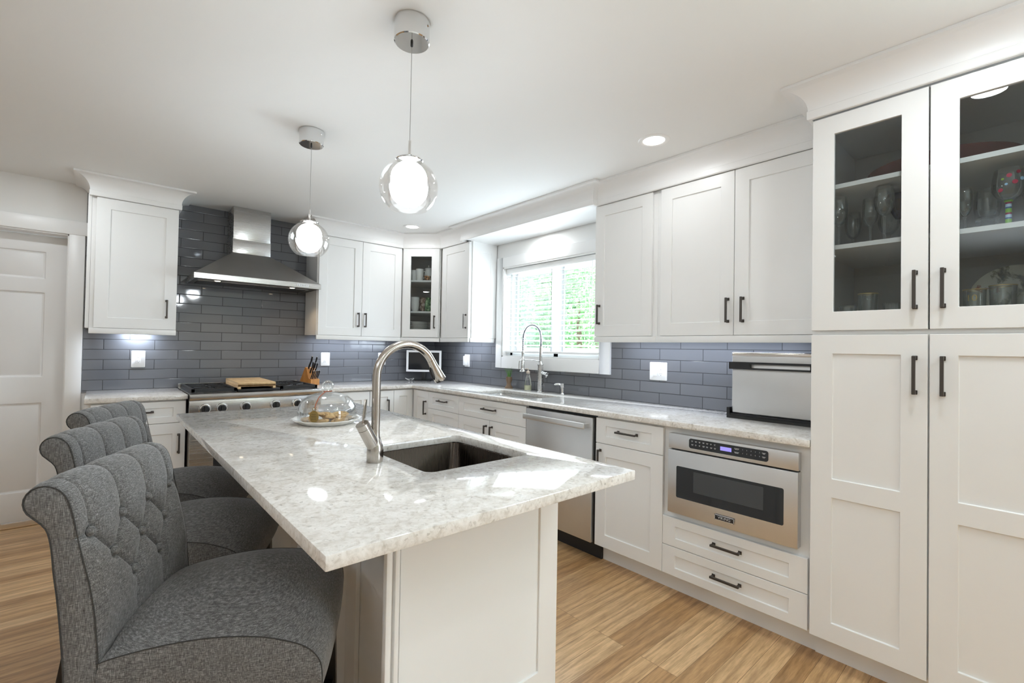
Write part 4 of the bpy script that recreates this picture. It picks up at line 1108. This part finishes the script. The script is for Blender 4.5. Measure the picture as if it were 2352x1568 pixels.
b = B(); b.lathe([(.001, .001), (.0295, .001), (.0315, .005), (.0318, .045), (.027, .085), (.018, .122), (.0125, .140), (.0125, .150)], n=36); b.build('bottle', M_DRINK, c, sharp=70)
B().lathe([(.001, .003), (.0285, .003), (.0303, .006), (.0306, .043), (.001, .0445)], n=32).build('liquid_soap', M_SOAP, c)
b = B(); b.lathe([(.016, .147), (.0165, .152), (.0165, .166), (.010, .170), (.005, .172), (.005, .186)], n=24, cap=True); b.tube([(0, 0, .184), (-.006, .012, .188), (-.012, .026, .184)], .0045, 8); b.build('pump', M_CORK, c)

# ------------------------------------------------------------------ dishes behind glass
def crn(x, y): return (x, y)
def mug(x, y, z, rz, lb, h=.098, r=.041):
    c = thing('mug', lb, 'mug', (x, y, z), rz, 'white mugs in the corner cabinet')
    b = B(); b.lathe([(.001, 0), (r*.82, 0), (r*.88, .004), (r*.94, h*.5), (r, h), (r-.004, h), (r*.88, h*.4), (r*.75, .006), (.001, .006)], n=36); b.build('cup', M_CERAM, c, sharp=60)
    B().tube([(r*.92, 0, h*.80), (r+.018, 0, h*.84), (r+.031, 0, h*.62), (r+.026, 0, h*.36), (r*.90, 0, h*.22)], .0052, 10).build('handle', M_CERAM, c)
S1, S2, S0 = 1.9555, 1.640, 1.3845
def dg(s_, d): # point in the corner cabinet: s along the door (0..0.39), d behind it
    q = Vector((-.600, -.325))+Vector((1, -1))*(s_/2**.5)+Vector((1, 1))*(d/2**.5); return q.x, q.y
mug(*dg(.153, .085), S1+.0005, R(-25), 'large white mug in the middle of the top shelf of the corner cabinet', .118, .0385)
mug(*dg(.085, .125), S1+.0005, R(150), 'white mug partly cut off at the left of the top shelf', .112, .037)
x, y = dg(.226, .170)
c = thing('teapot', 'white lidded teapot behind the mugs in the corner cabinet', 'teapot', (x, y, S1+.0005), R(-40))
b = B(); b.lathe([(.001, 0), (.030, 0), (.034, .004), (.040, .04), (.041, .08), (.036, .118), (.034, .130), (.031, .130), (.001, .120)], n=36); b.build('pot_body', M_CERAM, c, sharp=60)
b = B(); b.lathe([(.040, .130), (.041, .134), (.034, .141), (.018, .147), (.006, .150), (.005, .158), (.009, .166), (.006, .172), (.001, .173)], n=32); b.lathe([(.040, .130), (.001, .130)], n=32); b.build('lid', M_CERAM, c, sharp=60)
B().tube([(.038, 0, .110), (.062, 0, .108), (.072, 0, .080), (.060, 0, .050), (.039, 0, .035)], .006, 10).build('handle', M_CERAM, c)
B().tube([(-.036, 0, .060), (-.060, 0, .085), (-.075, 0, .115)], [.013, .009, .006], 12).build('spout', M_CERAM, c)
x, y = dg(.238, .075)
c = thing('painted_cup', 'small orange and dark patterned cup in front of the teapot', 'cup', (x, y, S1+.0005))
mp = mat('orange_dark_pattern', (.5,.2,.05), .4); k = N(mp); k.col(k.ramp(k.noise(k.coord((45, 45, 45)), 1.0, 2, .5), [(.42, (.03, .02, .018)), (.52, (.55, .22, .05)), (.62, (.72, .58, .42))]))
b = B(); b.lathe([(.001, 0), (.022, 0), (.031, .018), (.033, .046), (.030, .046), (.028, .02), (.001, .006)], n=28); b.build('cup', mp, c, sharp=60)
x, y = dg(.105, .095)
for i, lb in enumerate(('lower white bowl of the nested stack in the corner cabinet', 'upper white bowl nested on the stack in the corner cabinet')):
    z = S2+.0005+i*.037
    b = B(); b.lathe([(.001, 0), (.026, 0), (.028, .006), (.039, .028), (.0455, .062), (.0475, .108), (.0440, .108), (.042, .066), (.035, .034), (.001, .0335)], n=44)
    o = tag(b.build('bowl', M_CERAM, None, sharp=60), lb, 'bowl', 'nested white bowls'); o.location = (x, y, z)
x, y = dg(.242, .13)
c = thing('green_jar', 'green leaf-patterned jar on the middle shelf of the corner cabinet', 'jar', (x, y, S2+.0005))
mp = mat('green_leaf_pattern', (.1,.3,.1), .4); k = N(mp); k.col(k.ramp(k.noise(k.coord((38, 38, 38)), 1.0, 3, .6), [(.38, (.02, .06, .025)), (.5, (.09, .24, .08)), (.62, (.42, .55, .34))]))
b = B(); b.lathe([(.001, 0), (.034, 0), (.038, .01), (.040, .07), (.036, .105), (.030, .116), (.031, .146), (.028, .146), (.027, .112), (.001, .105)], n=32); b.build('jar_body', mp, c, sharp=60)
x, y = dg(.172, .185)
c = thing('brown_jar', 'mottled brown jar behind the bowls in the corner cabinet', 'jar', (x, y, S2+.0005))
mp = mat('brown_mottle', (.2,.12,.08), .5); k = N(mp); k.col(k.ramp(k.noise(k.coord((26, 26, 26)), 1.0, 3, .6), [(.38, (.05, .035, .03)), (.5, (.26, .16, .10)), (.62, (.50, .42, .36))]))
b = B(); b.lathe([(.001, 0), (.038, 0), (.045, .02), (.043, .10), (.034, .135), (.036, .150), (.032, .150), (.001, .12)], n=32); b.build('jar_body', mp, c, sharp=60)
def plate(x, y, z, r, lb, grp):
    b = B(); b.lathe([(.001, 0), (r*.62, 0), (r*.68, .003), (r*.98, .013), (r, .0152), (r*.985, .0168), (r*.66, .0068), (.001, .005)], n=48)
    o = tag(b.build('dinner_plate', M_CERAM, None, sharp=60), lb, 'plate', grp); o.location = (x, y, z); return o
x, y = dg(.135, .125)
nth = ('bottom', 'second from the bottom', 'third from the bottom', 'fourth from the bottom', 'fifth from the bottom', 'sixth from the bottom', 'seventh from the bottom', 'eighth from the bottom', 'top')
first = None
for i in range(9):
    lb = f'white dinner plate, {nth[i]} of the front stack in the corner cabinet'
    if first is None: first = plate(x, y, S0+.0005, .098, lb, 'front stack of white plates')
    else: dup(first, (x, y, S0+.0005+i*.0163), label=lb)
x, y = dg(.285, .235)
first = None
for i in range(8):
    lb = f'white plate, {nth[i] if i < 7 else "top"} of the rear stack in the corner cabinet'
    if first is None: first = plate(x, y, S0+.0005, .085, lb, 'rear stack of white plates')
    else: dup(first, (x, y, S0+.0005+i*.0185), label=lb)

# pantry: platter, stemware, tumblers, painted goblets
P2, P1_, P0 = 1.9800, 1.7280, 1.3735
c = tag(B().lathe([(.001, .0), (.11, .0), (.118, .004), (.20, .034), (.232, .056), (.236, .060), (.230, .062), (.19, .040), (.11, .010), (.001, .008)], n=64).build('serving_platter', M_RED, None, sharp=60), 'dark red serving platter on the top pantry shelf', 'platter'); c.location = (-.345, -4.325, P2)
def stem(x, y, lb, h=.205, rb=.033, bowl=.115, m=None, grp='clear wine glasses in the pantry', cat='wine glass'):
    c = thing('wine_glass', lb, cat, (x, y, P1_+.0005), 0, grp)
    hs = h-bowl
    b = B(); b.lathe([(.001, 0), (.032, 0), (.033, .0012), (.012, .005), (.0045, .012), (.0042, hs-.012), (.007, hs-.004), (.001, hs-.002)], n=28); b.build('stem', M_DRINK, c, sharp=60)
    g = [(.004, hs-.004), (rb*.55, hs+.006), (rb*.88, hs+bowl*.25), (rb, hs+bowl*.5), (rb*.93, hs+bowl*.8), (rb*.82, h)]
    b = B(); b.lathe(g+[(r-.0012, z+.0008 if i else z+.003) for i, (r, z) in list(enumerate(g))[::-1]], n=32); b.build('bowl', m or M_DRINK, c, sharp=70)
    return c
stem(-.52, -4.024, 'tulip wine glass at the far left of the pantry middle shelf', h=.215)
stem(-.455, -4.119, 'tulip wine glass second from the left on the pantry middle shelf', h=.205, rb=.030)
stem(-.52, -4.1775, 'taller tulip wine glass nearest the left door frame in the pantry', h=.225, rb=.0335)
stem(-.32, -4.03, 'wine glass standing behind the far left one in the pantry', h=.19)
stem(-.30, -4.155, 'wine glass standing behind the two right-hand glasses in the left pantry door', h=.19, rb=.04)
b = B(); g = [(.004, .115), (.014, .118), (.030, .150), (.047, .195), (.052, .215)]; 
c = thing('martini_glass', 'cobalt blue cone-shaped glass behind the clear wine glasses', 'cocktail glass', (-.39, -4.205, P1_+.0005))
b.lathe(g+[(r-.0012, z+.001) for r, z in g[::-1]], n=32); b.build('bowl', M_BLUEG, c, sharp=70)
B().lathe([(.001, 0), (.032, 0), (.033, .0012), (.010, .005), (.004, .012), (.004, .112), (.001, .114)], n=24).build('stem', M_DRINK, c, sharp=60)
stem(-.50, -4.409, 'slim flute glass at the left of the right pantry door', h=.165, rb=.0225, bowl=.10)
c = thing('goblet', 'heavy cut-glass goblet beside the painted glass in the pantry', 'goblet', (-.40, -4.462, P1_+.0005))
b = B(); b.lathe([(.001, 0), (.035, 0), (.036, .004), (.014, .012), (.013, .02), (.030, .040), (.034, .062), (.030, .066), (.001, .06)], n=10); b.build('foot', M_DRINK, c, sharp=20)
g = [(.008, .064), (.032, .070), (.038, .10), (.036, .17)]
b = B(); b.lathe(g+[(r-.0018, z+.001) for r, z in g[::-1]], n=28); b.build('bowl', M_DRINK, c, sharp=70)
m_stripe = mat('striped_paint', (.2,.5,.1), .3); k = N(m_stripe)
sx = k.n('SeparateXYZ'); k.l(k.coord((1, 1, 1)), sx.inputs[0]); mm = k.n('Math', operation='MULTIPLY'); mm.inputs[1].default_value = 27; k.l(sx.outputs['Z'], mm.inputs[0]); fr = k.n('Math', operation='FRACT'); k.l(mm.outputs[0], fr.inputs[0])
rp = k.n('ValToRGB'); rp.color_ramp.interpolation = 'CONSTANT'; k.l(fr.outputs[0], rp.inputs[0]); e = rp.color_ramp.elements
for _ in range(2): e.new(.5)
for el, (pos, cl_) in zip(e, ((0, (.55, .75, .95)), (.28, (.35, .02, .08)), (.45, (.25, .55, .06)), (.85, (.05, .12, .35)))): el.position = pos; el.color = (*cl_, 1)
k.col(rp.outputs[0])
def painted(x, y, lb, dots):
    c = thing('painted_goblet', lb, 'wine glass', (x, y, P1_+.0005), 0, 'hand-painted wine glasses in the pantry')
    b = B(); b.lathe([(.001, 0), (.034, 0), (.034, .003), (.014, .006), (.0085, .012), (.0078, .088), (.012, .096), (.001, .097)], n=24); b.build('stem', m_stripe, c, sharp=60)
    g = [(.010, .096), (.032, .108), (.043, .135), (.044, .16), (.037, .205)]
    b = B(); b.lathe(g+[(r-.0014, z+.001) for r, z in g[::-1]], n=36); bw = b.build('bowl', M_DRINK, c, sharp=70)
    for a, z, r, m in dots:
        rr_ = .0455 if .13 < z < .165 else .0425
        p = Vector((rr_*math.cos(a), rr_*math.sin(a), z)); nn = Vector((math.cos(a), math.sin(a), 0)); sd = Vector((-nn.y, nn.x, 0))
        b = B(); b.loft([[p+nn*o_+sd*r*math.cos(t*PI/8)+Vector((0, 0, r*math.sin(t*PI/8))) for t in range(16)] for o_ in (-.001, .0006)]); b.build('painted_dot', m, bw)
D1 = mat('crimson_paint', (.50, .02, .08), .4); D2 = mat('sky_blue_paint', (.35, .60, .85), .4); D3 = mat('lime_paint', (.30, .55, .06), .4)
painted(-.50, -4.5195, 'painted wine glass with red and blue dots and striped stem', [(PI*1.02, .175, .007, D1), (PI*.86, .128, .0065, D1), (PI*1.12, .150, .0075, D1), (PI*1.2, .185, .006, D1), (PI*.9, .165, .004, D3), (PI*.97, .145, .004, D2), (PI*1.26, .160, .006, D2)])
painted(-.43, -4.585, 'painted wine glass with lime leaves and blue dots at the picture edge', [(PI*.98, .140, .012, D3), (PI*.90, .165, .008, D3), (PI*1.02, .185, .0075, D2), (PI*.82, .180, .0065, D1), (PI*1.1, .155, .008, D3)])
def tumbler(x, y, lb, r=.033, h=.088, gold=False, grp='clear tumblers on the pantry bottom shelf'):
    c = thing('tumbler', lb, 'drinking glass', (x, y, P0+.0005), 0, grp)
    g = [(.001, .001), (r*.84, .001), (r*.88, .004), (r, h)]
    b = B(); b.lathe(g+[(r-.0018, h), (r*.86, .009), (.001, .008)], n=32); b.build('glass_body', M_DRINK, c, sharp=60)
    if gold:
        B().lathe([(r*.962, h*.62), (r*1.004, h), (r*1.008, h), (r*.966, h*.62)][:0] or [(r+.0004, h-.003), (r+.0006, h), (r-.0022, h)], n=32).build('gold_rim', M_GOLD, c)
    return c
tumbler(-.44, -4.030, 'clear tumbler in the left corner of the bottom pantry shelf', .028, .105)
tumbler(-.565, -4.068, 'clear tumbler second from the left on the bottom pantry shelf', .030, .102)
t_ = tumbler(-.50, -4.122, 'gold-based tapered tumbler in the middle of the left pantry door', .034, .155, True)
tumbler(-.42, -4.185, 'clear tumbler near the right edge of the left pantry door', .031, .118)
tumbler(-.30, -4.235, 'tall clear glass behind the left pantry door frame', .036, .19)
t_ = tumbler(-.50, -4.4355, 'gold-rimmed tumbler with gold digits in the right pantry door', .032, .146, True)
text('gold_digits', '10', .032, M_GOLD, t_, (-.0345, .006, .112), (PI/2, 0, -PI/2-.1), .0004)
tumbler(-.50, -4.5065, 'larger gold-rimmed tumbler right of the one with digits', .036, .155, True)
tumbler(-.40, -4.555, 'clear tumbler at the right picture edge on the bottom pantry shelf', .033, .14)
mp = mat('transfer_printed_plate', (.8,.8,.7), .25); k = N(mp)
k.col(k.ramp(k.noise(k.coord((17, 17, 17)), 1.0, 4, .62, .4), [(.36, (.045, .05, .035)), (.43, (.30, .29, .20)), (.47, (.66, .64, .52)), (.62, (.70, .68, .57)), (.68, (.42, .12, .05))]))
b = B(); b.lathe([(.001, 0), (.085, 0), (.09, .003), (.128, .018), (.130, .021), (.088, .008), (.001, .006)], n=56)
b.xf(Matrix.Rotation(-PI/2+.16, 4, 'Y')); o = tag(b.build('printed_plate', mp, None, sharp=60), 'large printed plate leaning upright behind the tumblers in the pantry', 'plate'); o.location = (-.22, -4.53, P0+.130)

# ------------------------------------------------------------------ garden behind the window
struct('ground', bx(.3, 20, -10, 18, -.75, -.65), M_LAWN, 'lawn outside the window')
def tree(x, y, z0, h, rad, n, lb, m, seed, leaf=.07):
    rr = random.Random(seed); c = thing('tree', lb, 'tree', (x, y, z0), 0, 'trees outside the window')
    B().tube([(0, 0, 0), (.05, .03, h*.4), (.0, .05, h*.75)], [.09, .07, .03], 10).build('trunk', M_BARK, c)
    b = B(); blobs = [(rr.uniform(-.6, .6)*rad, rr.uniform(-.8, .8)*rad, h*rr.uniform(.22, .92), rad*rr.uniform(.38, .62)) for _ in range(16)]
    for i in range(n):
        bx0, by0, bz0, br = blobs[i % 16]
        d = Vector((rr.gauss(0, 1), rr.gauss(0, 1), rr.gauss(0, 1))).normalized()*br*rr.uniform(.65, 1.0)
        p = Vector((bx0, by0, bz0))+d
        if p.z < .05: continue
        a = Vector((rr.gauss(0, 1), rr.gauss(0, 1), rr.gauss(0, .7))).normalized(); s_ = leaf*rr.uniform(.6, 1.3)
        q = a.cross(Vector((rr.gauss(0, 1), rr.gauss(0, 1), rr.gauss(0, 1)))).normalized()*s_*.45
        b.face([b.bm.verts.new(v_) for v_ in (p-a*s_*.5, p+q, p+a*s_*.5, p-q)])
    b.build('foliage', m, c, flip=False)
tree(3.9, 1.15, -.65, 3.8, 1.15, 6200, 'bright green tree seen in the right window sash', M_LEAF, 1)
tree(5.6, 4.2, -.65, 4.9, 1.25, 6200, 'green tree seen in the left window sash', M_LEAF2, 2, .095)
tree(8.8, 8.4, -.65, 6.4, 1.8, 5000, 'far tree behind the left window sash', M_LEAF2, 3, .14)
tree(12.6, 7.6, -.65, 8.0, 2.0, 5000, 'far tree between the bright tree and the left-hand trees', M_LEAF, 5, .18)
tree(5.0, -1.9, -.65, 3.4, 1.1, 3000, 'tree to the right beyond the window', M_LEAF, 4, .09)
